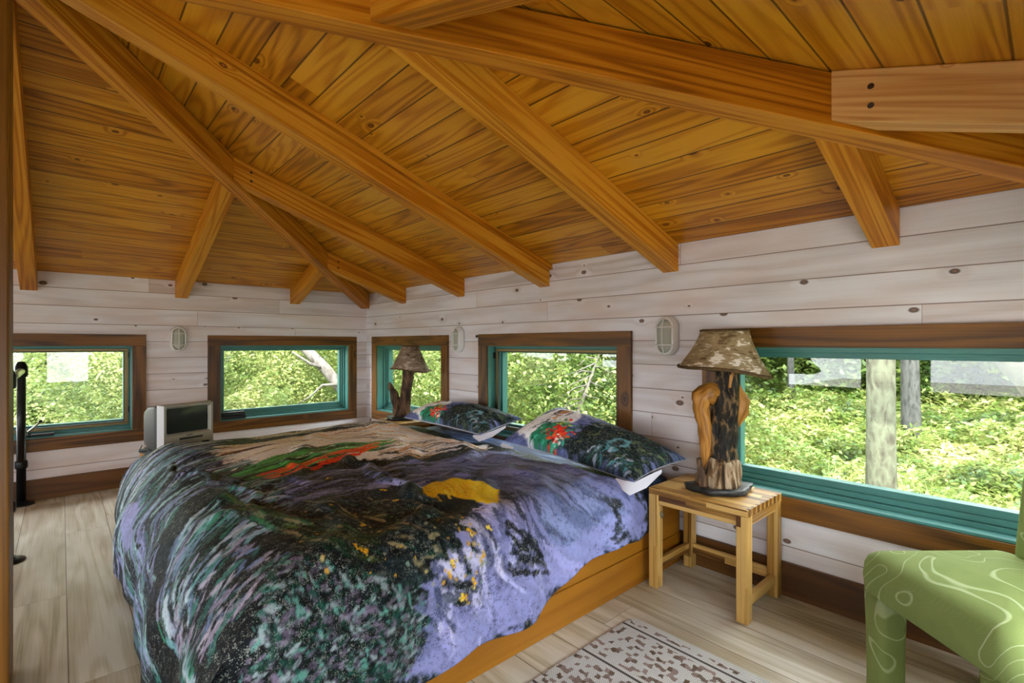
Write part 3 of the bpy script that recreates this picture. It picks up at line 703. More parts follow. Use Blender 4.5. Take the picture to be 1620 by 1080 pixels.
for k in range(6):
    mb = MB(); mb.box((-0.11 + 0.028 * k, -0.2035, 0.048), (-0.094 + 0.028 * k, -0.199, 0.055)); mb.build('control_button', M['dark_plastic'], tv)
mb = MB(); mb.box((0.085, -0.203, 0.042), (0.135, -0.199, 0.056)); mb.build('jack_panel', M['black_plastic'], tv)
mb = MB(); mb.box((-0.02, -0.2025, 0.111), (0.02, -0.2, 0.116)); mb.build('badge_plate', M['dark_plastic'], tv)
mb = MB(); mb.tube([(-0.15, 0.13, 0.03), (-0.18, 0.1, 0.004), (-0.2, 0.06, 0.003), (-0.17, 0.02, 0.004)], 0.004, 6); mb.build('power_cord', M['black'], tv)

# ------------------------------------------------------------------ bulkhead lights
def stadium(w, h, n=10):
    r = w / 2; pts = []
    for k in range(n + 1): a = PI * k / n; pts.append((r * math.cos(a), h / 2 - r + r * math.sin(a)))
    for k in range(n + 1): a = PI + PI * k / n; pts.append((r * math.cos(a), -h / 2 + r + r * math.sin(a)))
    return pts
def bulkhead(loc, rz, label):
    t = thing('bulkhead_light', label, 'wall light', loc, 'caged oval bulkhead lights', rotz=rz, local=True)   # local: y into the room
    mb = MB(); mb.ring([[(x, d, z) for x, z in stadium(0.126 - i, 0.226 - i)] for d, i in ((0.0, 0.0), (0.03, 0.0), (0.036, 0.006), (0.05, 0.01), (0.058, 0.018), (0.058, 0.034), (0.05, 0.036), (0.02, 0.036))], True)
    mb.build('housing', M['white_plastic'], t)
    mb = MB(); mb.ring([[(x, d, z) for x, z in stadium(0.09 - i, 0.19 - i)] for d, i in ((0.02, 0.0), (0.042, 0.004), (0.054, 0.02), (0.06, 0.05))], True)
    mb.build('lens', M['lens'], t)
    mb = MB()
    mb.tube([(0, 0.05, 0.107), (0, 0.064, 0.09), (0, 0.074, 0.05), (0, 0.076, 0), (0, 0.074, -0.05), (0, 0.064, -0.09), (0, 0.05, -0.107)], 0.0036, 6)
    for z in (0.05, -0.05): mb.tube([(-0.057, 0.05, z), (-0.045, 0.064, z), (0, 0.075, z), (0.045, 0.064, z), (0.057, 0.05, z)], 0.0036, 6)
    mb.build('wire_guard', M['white_plastic'], t)
bulkhead((0.0, -1.8, 1.242), -PI / 2, 'white caged oval bulkhead light above the television, between two windows')
bulkhead((1.785, 0.0, 1.238), PI, 'white caged oval bulkhead light above the far pillow')
bulkhead((3.79, 0.0, 1.244), PI, 'white caged oval bulkhead light beside the birch-bark lampshade')

# ------------------------------------------------------------------ black pipe railing
rl = thing('pipe_railing', 'black iron pipe railing beside the wooden post and the window with the crank', 'railing', (0.75, -2.79, 0))
for x in (0.09, 1.4):
    mb = MB(); mb.lathe([(0.027, 0.012), (0.027, 0.27), (0.034, 0.272), (0.037, 0.285), (0.037, 0.315), (0.033, 0.33), (0.026, 0.332), (0.026, 0.95), (0.034, 0.955), (0.038, 0.97), (0.038, 1.03), (0.03, 1.045), (0.02, 1.066), (0.006, 1.068)], (x, -2.79, 0), 20)
    mb.build('railing_post', M['black'], rl)
    mb = MB(); mb.lathe([(0.075, 0.001), (0.075, 0.008), (0.05, 0.014), (0.034, 0.03)], (x, -2.79, 0), 24); mb.build('floor_flange', M['black'], rl)
mb = MB(); mb.tube([(0.1, -2.79, 0.995), (1.39, -2.79, 0.995)], 0.023, 14); mb.build('handrail', M['steel'], rl)  # pale colour stands in for the bright reflection along the dark pipe

# ------------------------------------------------------------------ upholstered chair
ch = thing('upholstered_chair', 'green slipcovered chair with squiggle-line fabric, in front of the large window', 'chair', (4.826, -0.507, 0), rotz=math.atan2(-0.664, 0.746), local=True)
mb = MB(); pillowbox(mb, -0.005, 0.515, -0.012, 0.5, [(0.352, 0.006), (0.36, 0.0), (0.41, -0.004), (0.452, 0.0), (0.474, 0.008), (0.489, 0.026), (0.497, 0.055)], 0.045, 0.016, 7)
mb.build('seat', M['slip'], ch)
for x, y in ((0.045, 0.045), (0.465, 0.045), (0.045, 0.44), (0.465, 0.44)):
    mb = MB(); mb.ring([rrect(x - q, x + q, y - q, y + q, z, 0.02, 4) for z, q in ((0.0, 0.044), (0.06, 0.043), (0.2, 0.044), (0.358, 0.048))]); mb.build('leg', M['slip'], ch)
mb = MB(); rings = []
for z, d, q in ((0.43, 0.0, 0.0), (0.55, 0.006, 0.004), (0.75, 0.02, 0.012), (0.9, 0.034, 0.026), (0.98, 0.04, 0.045), (1.05, 0.044, 0.085), (1.1, 0.046, 0.14), (1.12, 0.047, 0.2)):
    rings.append(rrect(0.072 + q, 0.5 - q * 0.6, 0.44 + d, 0.505 + d, z, 0.025, 5))
mb.ring(rings); mb.build('backrest', M['slip'], ch)

# ------------------------------------------------------------------ rug and small things
mb = MB(); rg = rrect(4.035, 5.06, -2.3, -0.725, 0.0, 0.045, 6)
top = [(x, y, 0.012) for x, y, z in rg]; n = len(rg)
mb.v = [(x, y, 0.001) for x, y, z in rg] + top
mb.face(range(n, 2 * n), [(x - 4.035, -0.725 - y) for x, y, z in top])
for k in range(n):
    j = (k + 1) % n; mb.face((k, j, n + j, n + k), [(rg[q][0] - 4.035, -0.725 - rg[q][1]) for q in (k, j, j, k)])
tag(mb.build('rug', M['rug'], None, (4.6, -1.5, 0.001)), 'off-white and brown woven rug on the plank floor beside the bed', 'rug')
oc = thing('wall_outlet', 'small white wall outlet behind the striped side table', 'outlet', (3.925, 0, 0.24))
mb = MB(); mb.box((3.9, -0.008, 0.19), (3.95, -0.0005, 0.29)); mb.build('cover_plate', M['white_plastic'], oc, bevel=0.002)
for z in (0.215, 0.25):
    mb = MB(); mb.box((3.913, -0.0095, z), (3.937, -0.0075, z + 0.022)); mb.build('socket', M['pale_plastic'], oc, bevel=0.002)
sc = thing('crank_cover', 'small dark two-tier window-crank case lying on the window sill above the television', 'case', (-0.03, -1.35, 0.485))  # crank cover on the sill, modelled as a two-part box
mb = MB(); mb.box((-0.055, -1.458, 0.4845), (-0.004, -1.245, 0.514)); mb.build('cover_body', M['black_plastic'], sc, bevel=0.004)
mb = MB(); mb.box((-0.052, -1.455, 0.516), (-0.008, -1.25, 0.55)); mb.build('cover_lid', M['darkgap'], sc, bevel=0.006)
mb = MB(); mb.tube([(2.045, 0.0, 1.262), (2.045, -0.02, 1.262)], [0.006, 0.006], 8); mb.lathe([(0.004, -0.011), (0.011, -0.006), (0.011, 0.006), (0.004, 0.011)], (2.045, -0.022, 1.262), 12)
tag(mb.build('coat_peg', M['black'], None, (2.045, 0, 1.262)), 'tiny dark wall peg at the top corner of the middle window casing', 'peg')
# ------------------------------------------------------------------ duvet
DX0, DX1, DY0, DY1 = 1.40, 3.897, -0.40, -2.335      # outline of the bed top the duvet lies on
DTOP = 0.545
def hem_right(y):
    ys = [-2.4, -2.0, -1.67, -1.49, -1.24, -0.94, -0.57, -0.46, -0.40]
    zs = [0.05, 0.07, 0.10, 0.135, 0.14, 0.235, 0.285, 0.30, 0.315]
    return np.interp(y, ys, zs)
def roll(d, r):
    """arc length past an edge -> (sideways travel, drop) for a rounded edge of radius r"""
    q = r * PI / 2; t = np.clip(d, 0, q) / r
    return r * np.sin(t), r * (1 - np.cos(t)) + np.maximum(d - q, 0)
CREASES = [  # ridge lines in bed-top coordinates: x0 y0 x1 y1 width height
    (2.0, -2.12, 2.75, -1.98, 0.012, 0.010), (2.75, -1.98, 3.2, -1.98, 0.014, 0.008), (2.55, -1.35, 3.1, -1.42, 0.03, 0.018), (3.1, -1.42, 3.5, -1.45, 0.03, 0.02),
    (3.5, -1.45, 3.75, -1.62, 0.028, 0.016), (2.35, -1.6, 2.95, -1.75, 0.03, 0.012), (3.2, -1.05, 3.8, -1.3, 0.035, 0.015), (3.35, -0.85, 3.88, -1.0, 0.03, 0.012),
    (3.55, -0.6, 3.88, -0.8, 0.03, 0.010), (2.3, -0.9, 2.9, -1.1, 0.04, 0.014), (2.7, -0.62, 3.1, -0.9, 0.04, 0.016), (1.7, -1.2, 2.3, -1.5, 0.05, 0.014),
    (2.9, -2.2, 3.5, -1.9, 0.04, 0.014), (3.3, -1.75, 3.86, -1.95, 0.05, 0.018), (1.6, -0.7, 2.1, -0.95, 0.05, 0.012)]
def duvet_point(A, B):
    """A, B: flat cloth coordinates (metres) = bed-top x and y, running on past the edges"""
    rR, rF, rL = 0.15, 0.37, 0.12
    eR, eF, eL = DX1 - rR, DY1 + rF, DX0 + rL
    dR = np.maximum(A - eR, 0); dF = np.maximum(eF - B, 0) * (0.5 + 0.5 * np.clip((A - 1.3) / 0.55, 0, 1)); dL = np.maximum(eL - A, 0)
    sR, zR = roll(dR, rR); sF, zF = roll(dF, rF); sL, zL = roll(dL, rL)
    x = np.where(A > eR, eR + sR, np.where(A < eL, eL - sL, A)); y = np.where(B < eF, eF - sF, B)
    drop = np.maximum(np.maximum(zR, zF), zL)
    h = 0.012 * np.sin(3.1 * A + 1.3 * B) * np.sin(2.3 * B + 0.7) + 0.008 * np.sin(6.3 * A - 4.1 * B + 1.0) + 0.006 * np.sin(11 * A + 7 * B) * np.sin(9 * B - 3 * A) + 0.0035 * np.sin(31 * A + 16 * B + 3 * np.sin(5 * B)) * np.sin(4 * A + 2 * B)
    for x0, y0, x1, y1, w, k in CREASES:
        L = math.hypot(x1 - x0, y1 - y0); ux, uy = (x1 - x0) / L, (y1 - y0) / L
        t = (A - x0) * ux + (B - y0) * uy; d = -(A - x0) * uy + (B - y0) * ux + 0.03 * np.sin(3 * t / L * PI)
        f = np.clip((t + 0.1) / 0.15, 0, 1) * np.clip((L + 0.1 - t) / 0.15, 0, 1)
        h = h + 1.15 * k * f * (np.exp(-(d / w) ** 2) - 0.6 * np.exp(-((d - 2.2 * w) / (1.6 * w)) ** 2))
    z = DTOP + h * np.clip(1 - drop / 0.25, 0.15, 1) - drop
    # a lower, tucked edge under the pillows
    z = z - 0.05 * np.clip((B + 0.64) / 0.14, 0, 1)
    # hanging folds
    fr = np.clip((dR - 0.08) / 0.3, 0, 1); ff = np.clip((dF - 0.08) / 0.35, 0, 1)
    x = x + fr * np.clip((-0.44 - B) / 0.12, 0, 1) * (0.012 + 0.02 * np.sin(9.0 * B + 0.6) + 0.012 * np.sin(21 * B + 2 + 3 * dR))
    y = y - ff * (0.0 + 0.018 * np.sin(6.5 * A + 0.4) + 0.010 * np.sin(15 * A + 1 + 3 * dF))
    return x, y, np.maximum(z, 0.012)
NA, NB = 680, 560
def duvet_grid():
    bmin = DY1 + 0.37 - (0.37 * PI / 2) - (DTOP - 0.37 - 0.03)
    Bl = np.linspace(DY0, bmin, NB)
    rq = 0.15 * PI / 2; eR = DX1 - 0.15
    amax = eR + rq + (DTOP - 0.15) - hem_right(Bl)
    amin = np.full_like(Bl, DX0 + 0.12 - 0.12 * PI / 2 - 0.12)
    s = np.linspace(0, 1, NA)[:, None]
    A = amin[None, :] * (1 - s) + amax[None, :] * s; B = np.repeat(Bl[None, :], NA, 0)
    return A, B

FAMILY_NAMES = ['arc', 'arc2', 'swirl', 'navy', 'olive', 'dark', 'mottle', 'lav', 'slate', 'slate2', 'cream', 'green', 'red', 'brown', 'band', 'blot1', 'blot2', 'blot3', 'creambase', 'hemlav', 'lavstroke', 'yellow']
FAMILIES = [
 ([(1.789, -1.9), (1.87, -2.175), (2.097, -2.351), (2.088, -2.56), (2.519, -2.687), (2.891, -2.658), (3.277, -2.63)], [(2.465, -1.74), (2.676, -2.019), (2.713, -2.224), (2.931, -2.343), (3.18, -2.433), (3.327, -2.499), (3.405, -2.576)], 420, [(160, 200, 200), (150, 155, 205), (22, 24, 30), (30, 36, 52), (120, 150, 165), (60, 130, 120), (22, 24, 30), (90, 98, 140)], (0.005, 0.024), (0.06, 0.22)),
 ([(2.619, -1.757), (2.887, -2.085), (3.025, -2.261), (3.23, -2.376), (3.387, -2.462), (3.681, -2.445)], [(3.501, -1.941), (3.435, -2.085), (3.486, -2.216), (3.495, -2.335), (3.58, -2.404), (3.826, -2.376)], 420, [(50, 140, 110), (110, 160, 170), (20, 22, 26), (20, 22, 26), (150, 150, 180), (120, 140, 175), (170, 190, 200), (40, 90, 80)], (0.005, 0.018), (0.05, 0.2)),
 ([(3.381, -2.113), (3.357, -2.212), (3.403, -2.347), (3.451, -2.478)], [(3.753, -2.048), (3.803, -2.15), (3.808, -2.269), (3.876, -2.351)], 160, [(140, 130, 155), (26, 26, 30), (100, 120, 160), (170, 165, 185), (60, 120, 110), (20, 20, 24)], (0.005, 0.018), (0.08, 0.3)),
 ([(2.179, -2.035), (2.859, -1.933), (3.108, -1.748), (3.02, -1.535)], [(2.6, -2.085), (3.119, -1.953), (3.439, -1.826), (3.376, -1.585)], 160, [(48, 58, 92), (100, 106, 150), (18, 20, 26), (30, 36, 52), (70, 110, 110)], (0.006, 0.018), (0.15, 0.4)),
 ([(2.727, -2.056), (3.299, -1.986), (3.56, -1.876), (3.763, -1.785)], [(2.969, -2.076), (3.456, -2.031), (3.799, -1.97), (3.865, -1.818)], 150, [(28, 86, 58), (80, 108, 40), (18, 22, 20), (16, 18, 18), (40, 130, 90), (150, 140, 110)], (0.005, 0.014), (0.1, 0.3)),
 ([(3.194, -1.83), (3.376, -1.585), (3.648, -1.453), (3.893, -1.425)], [(3.823, -2.072), (3.894, -1.896), (3.98, -1.679), (4.042, -1.482)], 420, [(14, 16, 17), (18, 44, 36), (28, 80, 66), (14, 16, 17), (16, 18, 20), (150, 142, 108), (60, 80, 90)], (0.004, 0.012), (0.03, 0.12)),
 ([(3.733, -2.113), (3.864, -1.925), (4.005, -1.634)], [(4.019, -2.265), (4.117, -2.023), (4.226, -1.748)], 1500, [(30, 92, 80), (92, 150, 142), (116, 104, 130), (14, 16, 18), (20, 70, 54), (140, 156, 164), (14, 16, 18), (100, 90, 114), (16, 30, 30), (14, 16, 18)], (0.003, 0.011), (0.015, 0.07)),
 ([(3.543, -1.027), (3.903, -1.175), (4.098, -1.007), (4.139, -0.916)], [(3.971, -1.728), (4.09, -1.654), (4.219, -1.601), (4.278, -1.675)], 340, [(158, 158, 214), (130, 134, 188), (74, 80, 120), (196, 196, 232), (104, 108, 160), (56, 60, 90)], (0.008, 0.024), (0.15, 0.45)),
 ([(3.546, -0.777), (3.836, -0.798), (3.941, -0.613), (4.062, -0.433)], [(3.694, -1.24), (3.937, -1.232), (4.108, -1.011), (4.133, -0.867)], 260, [(92, 104, 146), (106, 118, 162), (72, 80, 116), (126, 138, 186), (98, 108, 152)], (0.008, 0.024), (0.2, 0.5)),
 ([(2.832, -1.15), (2.971, -0.818), (3.057, -0.441), (3.606, -0.658), (3.86, -0.478)], [(3.291, -1.412), (3.471, -1.269), (3.627, -1.187), (3.809, -1.093), (4.032, -0.752)], 220, [(84, 90, 134), (64, 64, 100), (98, 104, 152), (120, 122, 178), (72, 74, 114)], (0.008, 0.022), (0.1, 0.3)),
 ([(1.811, -1.871), (1.72, -1.31), (1.668, -0.482), (2.604, -0.646), (2.672, -0.425)], [(2.243, -1.896), (2.14, -1.572), (2.323, -1.216), (2.649, -0.97), (2.75, -0.486)], 280, [(236, 232, 218), (230, 228, 228), (236, 232, 218), (96, 70, 50), (206, 156, 76), (226, 214, 190), (236, 234, 238), (230, 228, 228)], (0.006, 0.026), (0.1, 0.35)),
 ([(2.506, -1.994), (2.248, -1.642), (2.232, -1.257), (2.345, -0.962)], [(2.767, -1.912), (2.619, -1.658), (2.496, -1.371), (2.556, -0.986)], 200, [(58, 146, 48), (86, 186, 104), (40, 108, 30), (24, 34, 20), (100, 160, 60)], (0.008, 0.022), (0.12, 0.35)),
 ([(2.665, -1.871), (2.457, -1.605), (2.425, -1.339), (2.357, -1.056)], [(2.795, -1.835), (2.679, -1.626), (2.567, -1.335), (2.456, -1.113)], 46, [(232, 60, 16), (240, 110, 30), (224, 50, 14)], (0.008, 0.02), (0.1, 0.3)),
 ([(2.432, -1.097), (2.434, -0.724), (2.741, -0.654)], [(2.713, -1.24), (2.791, -0.962), (2.881, -0.49)], 150, [(84, 58, 42), (212, 205, 205), (190, 130, 60), (40, 30, 26), (225, 220, 220), (205, 170, 120)], (0.006, 0.018), (0.1, 0.3)),
 ([(2.932, -1.851), (2.779, -1.494), (2.822, -1.146), (2.872, -0.925)], [(3.247, -1.876), (3.196, -1.617), (3.331, -1.412), (3.454, -1.187)], 170, [(118, 122, 176), (88, 94, 142), (158, 162, 212), (28, 30, 44), (70, 76, 116)], (0.008, 0.022), (0.1, 0.3)),
 ([(3.877, -0.748), (3.917, -0.621)], [(4.074, -0.589), (4.084, -0.757)], 50, [(40, 46, 64), (56, 66, 84), (24, 30, 40)], (0.006, 0.016), (0.2, 0.5)),
 ([(3.838, -1.322), (3.964, -1.203)], [(4.013, -1.367), (4.103, -1.121)], 70, [(24, 28, 36), (40, 48, 70), (16, 18, 22)], (0.006, 0.014), (0.1, 0.4)),
 ([(3.95, -1.63), (4.033, -1.482)], [(4.026, -1.654), (4.087, -1.539)], 40, [(24, 28, 36), (90, 96, 120), (16, 18, 22)], (0.005, 0.012), (0.1, 0.4)),
]
PATCHES = [
 ([(2.987, -1.203), (2.913, -0.466), (3.473, -0.65), (3.851, -0.47), (4.032, -0.412), (4.119, -0.765), (4.229, -1.253), (4.276, -1.662), (4.228, -1.777), (4.09, -1.654), (4.059, -1.449), (3.972, -1.363), (3.867, -1.437), (3.797, -1.294), (3.367, -1.039)], (112, 118, 168), 0.05),  # lavbase
 ([(1.898, -1.908), (1.742, -1.314), (1.668, -0.482), (2.747, -0.675), (2.755, -0.449), (2.699, -1.236), (2.372, -1.47), (2.458, -1.917)], (234, 230, 222), 0.03),  # creambase
 ([(4.048, -0.441), (4.127, -0.826), (4.229, -1.24), (4.275, -1.658), (4.228, -1.777), (4.158, -1.589), (4.025, -1.314), (3.997, -0.88), (3.951, -0.56)], (148, 152, 208), 0.05),  # hemlav
 ([(2.101, -2.314), (2.243, -2.314), (2.308, -2.392), (2.474, -2.453), (2.226, -2.519), (2.134, -2.433), (2.06, -2.355)], (160, 160, 216), 0.012),  # lavstroke
 ([(3.339, -1.355), (3.311, -1.285), (3.346, -1.244), (3.359, -1.199), (3.452, -1.158), (3.565, -1.171), (3.601, -1.121), (3.784, -1.289), (3.762, -1.318), (3.642, -1.314), (3.526, -1.322), (3.473, -1.351), (3.505, -1.441)], (236, 192, 30), 0.012),  # yellow
]
FLOWERS = [(3.589, -1.769), (3.443, -1.552), (3.784, -1.884), (3.804, -1.859), (3.608, -1.777), (3.858, -1.478), (3.862, -1.4), (3.939, -1.462), (3.929, -1.585), (3.949, -1.601), (4.01, -1.511), (4.057, -1.548), (4.045, -1.56), (3.701, -1.753), (3.31, -1.523), (3.787, -1.871), (2.978, -1.642)]
def smooth(t): t = np.clip(t, 0, 1); return t * t * (3 - 2 * t)
def vnoise(x, y, seed=0):
    """cheap value noise on numpy arrays"""
    xi, yi = np.floor(x).astype(np.int64), np.floor(y).astype(np.int64); fx, fy = smooth(x - xi), smooth(y - yi)
    def hsh(a, b):
        q = (a * 374761393 + b * 668265263 + seed * 974711) & 0x7fffffff
        q = ((q ^ (q >> 13)) * 1274126177) & 0x7fffffff
        return ((q ^ (q >> 16)) & 0xffff) / 65535.0
    a = hsh(xi, yi) * (1 - fx) + hsh(xi + 1, yi) * fx; b = hsh(xi, yi + 1) * (1 - fx) + hsh(xi + 1, yi + 1) * fx
    return a * (1 - fy) + b * fy
def fbm(x, y, seed=0, o=4):
    s = 0; a = 0.5; t = 0
    for k in range(o): s = s + a * vnoise(x * 2 ** k, y * 2 ** k, seed + k); t += a; a *= 0.55
    return s / t
class Canvas:
    """paint on the cloth's own coordinates"""
    def __init__(s, A, B, base):
        s.A, s.B = A, B; s.c = np.empty(A.shape + (3,)); s.c[:] = [lin(q) for q in base]
        s.n1 = fbm(A * 28, B * 28, 3); s.n2 = fbm(A * 75, B * 75, 9, 3)
    def win(s, x0, x1, y0, y1):
        m = (s.A >= x0) & (s.A <= x1) & (s.B >= y0) & (s.B <= y1)
        r = np.where(m.any(1))[0]; c = np.where(m.any(0))[0]
        if len(r) == 0 or len(c) == 0: return None
        return slice(r[0], r[-1] + 1), slice(c[0], c[-1] + 1)
    def blend(s, w, al, col):
        s.c[w] = s.c[w] * (1 - al[..., None]) + np.array([lin(q) for q in col]) * al[..., None]
    def grid(s):   # quick index lookup for windows
        s.bl = s.B[0]; s.a0 = s.A[0].max() if s.A[0].max() < s.A[-1].min() else s.A[0].min(); s.rows = s.A.shape[0]
    def fastwin(s, x0, x1, y0, y1):
        bl = s.bl; j = np.where((bl >= y0) & (bl <= y1))[0]
        if len(j) == 0: return None
        am0, am1 = s.A[0, j], s.A[-1, j]
        t0 = ((x0 - am0) / (am1 - am0)).min(); t1 = ((x1 - am0) / (am1 - am0)).max()
        i0, i1 = max(0, int(t0 * (s.rows - 1)) - 1), min(s.rows, int(t1 * (s.rows - 1)) + 2)
        if i1 <= i0: return None
        return slice(i0, i1), slice(j[0], j[-1] + 1)
    def stroke(s, pts, wd, col, op=1.0):
        P = np.array(pts); pad = wd * 1.6
        w = s.fastwin(P[:, 0].min() - pad, P[:, 0].max() + pad, P[:, 1].min() - pad, P[:, 1].max() + pad)
        if w is None: return
        a, b = s.A[w], s.B[w]; best = np.full(a.shape, 9.0); tt = np.zeros(a.shape); sg = np.zeros(a.shape); n = len(P) - 1
        for k in range(n):
            d = P[k + 1] - P[k]; L2 = d @ d + 1e-12
            t = np.clip(((a - P[k, 0]) * d[0] + (b - P[k, 1]) * d[1]) / L2, 0, 1)
            ex, ey = a - P[k, 0] - t * d[0], b - P[k, 1] - t * d[1]
            q = np.sqrt(ex * ex + ey * ey); m = q < best
            best = np.where(m, q, best); tt = np.where(m, (k + t) / n, tt); sg = np.where(m, np.sign(ex * d[1] - ey * d[0]) * q, sg)
        prof = wd * (0.35 + 0.65 * np.sqrt(np.clip(4 * tt * (1 - tt), 0, 1)))
        al = smooth((prof - best) / (0.5 * wd) + 0.2 + (s.n2[w] - 0.5) * 3.4 + (s.n1[w] - 0.5) * 1.6)
        hair = vnoise(sg / 0.0035 + 50, tt * 5, int(abs(col[0] * 7 + wd * 9999)) % 97)
        al = al * np.clip(0.35 + 1.5 * hair, 0, 1) * op
        s.blend(w, al, col)
    def poly(s, pts, col, edge, rough=1.0, op=1.0):
        P = np.array(pts); w = s.fastwin(P[:, 0].min() - edge, P[:, 0].max() + edge, P[:, 1].min() - edge, P[:, 1].max() + edge)
        if w is None: return
        a, b = s.A[w], s.B[w]; ins = np.zeros(a.shape, bool); best = np.full(a.shape, 9.0); n = len(P)
        for k in range(n):
            p, q = P[k], P[(k + 1) % n]; d = q - p
            c = ((p[1] > b) != (q[1] > b)) & (a < d[0] * (b - p[1]) / (d[1] if abs(d[1]) > 1e-9 else 1e-9) + p[0]); ins ^= c
            t = np.clip(((a - p[0]) * d[0] + (b - p[1]) * d[1]) / (d @ d + 1e-12), 0, 1)
            best = np.minimum(best, np.hypot(a - p[0] - t * d[0], b - p[1] - t * d[1]))
        sd = np.where(ins, best, -best) + (s.n1[w] - 0.5) * edge * 2.4 * rough
        s.blend(w, smooth(sd / edge + 0.5) * op, col)
    def blob(s, x, y, r, col, op=1.0, ragged=1.0):
        w = s.fastwin(x - 2 * r, x + 2 * r, y - 2 * r, y + 2 * r)
        if w is None: return
        d = np.hypot(s.A[w] - x, s.B[w] - y) / r + (s.n2[w] - 0.5) * 2.2 * ragged
        s.blend(w, smooth((1.0 - d) * 3 + 0.5) * op, col)
def polyline(P, t):
    P = np.array(P); L = np.concatenate([[0], np.cumsum(np.hypot(*np.diff(P, axis=0).T))]); q = np.array(t) * L[-1]
    return np.stack([np.interp(q, L, P[:, 0]), np.interp(q, L, P[:, 1])], -1)
def family(cv, o, i, n, pal, ws, ls, rnd):
    for k in range(n):
        m = rnd.random(); l = rnd.uniform(*ls); t0 = rnd.uniform(-0.05, 1 - l * 0.8); ts = np.clip(np.linspace(t0, t0 + l, 6), 0, 1)
        if ts[-1] - ts[0] < 0.01: continue
        dm = rnd.uniform(-0.06, 0.06); ms = (m + dm * np.linspace(-1, 1, 6))[:, None]
        cv.stroke(polyline(o, ts) * (1 - ms) + polyline(i, ts) * ms, rnd.uniform(*ws), pal[rnd.randrange(len(pal))], rnd.uniform(0.55, 1.0))
def jitter(col, rnd, k=12): return tuple(min(255, max(0, q + rnd.uniform(-k, k))) for q in col)
def cloth_object(name, X, Y, Z, colors, mat, uv, origin, closed=False, extra=None):
    """grid of points -> one mesh with a printed pattern attribute"""
    na, nb = X.shape; o = np.array(origin)
    co = np.stack([X, Y, Z], -1).reshape(-1, 3) - o
    idx = np.arange(na * nb).reshape(na, nb)
    q = np.stack([idx[:-1, :-1], idx[1:, :-1], idx[1:, 1:], idx[:-1, 1:]], -1).reshape(-1, 4)
    col = colors.reshape(-1, 3)
    if extra is not None:    # a second sheet (back of a pillow) sharing no vertices
        co2, q2, c2 = extra; q = np.concatenate([q, q2 + len(co)]); co = np.concatenate([co, co2 - o]); col = np.concatenate([col, c2])
    me = bpy.data.meshes.new(name); me.vertices.add(len(co)); me.vertices.foreach_set('co', co.astype(np.float32).ravel())
    me.loops.add(q.size); me.loops.foreach_set('vertex_index', q.astype(np.int32).ravel())
    me.polygons.add(len(q)); me.polygons.foreach_set('loop_start', np.arange(0, q.size, 4, dtype=np.int32))
    me.polygons.foreach_set('use_smooth', np.ones(len(q), bool))
    me.update(calc_edges=True)
    at = me.color_attributes.new('print', 'FLOAT_COLOR', 'POINT')
    at.data.foreach_set('color', np.concatenate([col, np.ones((len(col), 1))], 1).astype(np.float32).ravel())
    me.materials.append(mat)
    ob = bpy.data.objects.new(name, me); COL.objects.link(ob); ob.location = origin
    return ob
def printmat(name, rough=0.6, fleck=1.0, scale=1.0):
    m = Mat(name)
    at = m.n('ShaderNodeAttribute', attribute_name='print')
    o = m.objco(); c = at.outputs['Color']
    fine = m.noise(o, 260.0 * scale, 2.0, 0.7); mid = m.noise(o, 55.0 * scale, 3.0, 0.65); zone = m.noise(o, 5.0, 3.0, 0.6)
    zk = m.maprange(zone, 0.38, 0.56, 0.35, 1.0)
    lightf = m.math('MULTIPLY', m.maprange(m.math('ADD', m.math('MULTIPLY', fine, 0.6), m.math('MULTIPLY', mid, 0.4)), 0.55, 0.59), zk)
    darkf = m.math('MULTIPLY', m.maprange(m.math('ADD', m.math('MULTIPLY', fine, 0.55), m.math('MULTIPLY', mid, 0.45)), 0.455, 0.41), zk)
    lum = m.n('ShaderNodeRGBToBW', {0: c}).outputs[0]
    lk = m.math('MULTIPLY', m.math('MULTIPLY', lightf, m.maprange(lum, 0.3, 0.04, 0.1, 0.6)), fleck)
    dk = m.math('MULTIPLY', m.math('MULTIPLY', darkf, m.maprange(lum, 0.04, 0.2, 0.35, 0.7)), fleck)
    c = m.mix(lk, c, rgb(176, 186, 178)); c = m.mix(dk, c, rgb(16, 18, 24))
    wv = m.noise(o, 900.0, 1.0, 0.5)
    m.principled(c, rough, m.bump(m.math('ADD', m.math('MULTIPLY', mid, 0.6), m.math('MULTIPLY', wv, 0.2)), 0.12, 0.004), spec=0.14)
    return m.m
M['print'] = printmat('painterly_print')
rnd = random.Random(5)
A, B = duvet_grid(); X, Y, Z = duvet_point(A, B)
cv = Canvas(A, B, (22, 26, 32)); cv.grid()
big = fbm(A * 4, B * 4, 21)
cv.blend((slice(None), slice(None)), smooth((big - 0.45) * 5) * 0.7, (38, 58, 66))
NAMES = {n: k for k, n in enumerate(FAMILY_NAMES)}
def fam(n): family(cv, *FAMILIES[NAMES[n]], rnd)
def patch(k, **kw): p, c, e = PATCHES[k]; cv.poly(p, c, e, **kw)
patch(0, rough=1.4); patch(1)
family(cv, [(1.24, -1.6), (1.25, -2.1), (1.35, -2.5), (1.6, -2.9)], [(1.95, -1.85), (2.0, -2.15), (2.2, -2.36), (2.2, -2.75)], 260, [(120, 160, 166), (30, 36, 50), (150, 155, 205), (190, 206, 210), (20, 22, 28), (60, 96, 120), (20, 22, 28)], (.006, .024), (.1, .3), rnd)
family(cv, [(1.26, -0.4), (1.24, -1.7)], [(1.66, -0.4), (1.62, -1.6)], 130, [(226, 220, 208), (150, 158, 176), (232, 230, 234), (206, 196, 170), (70, 74, 84)], (.01, .03), (.1, .4), rnd)
for n in ('arc', 'navy', 'arc2', 'swirl', 'olive', 'dark', 'mottle', 'slate2', 'slate', 'lav'): fam(n)
patch(2, op=0.6)
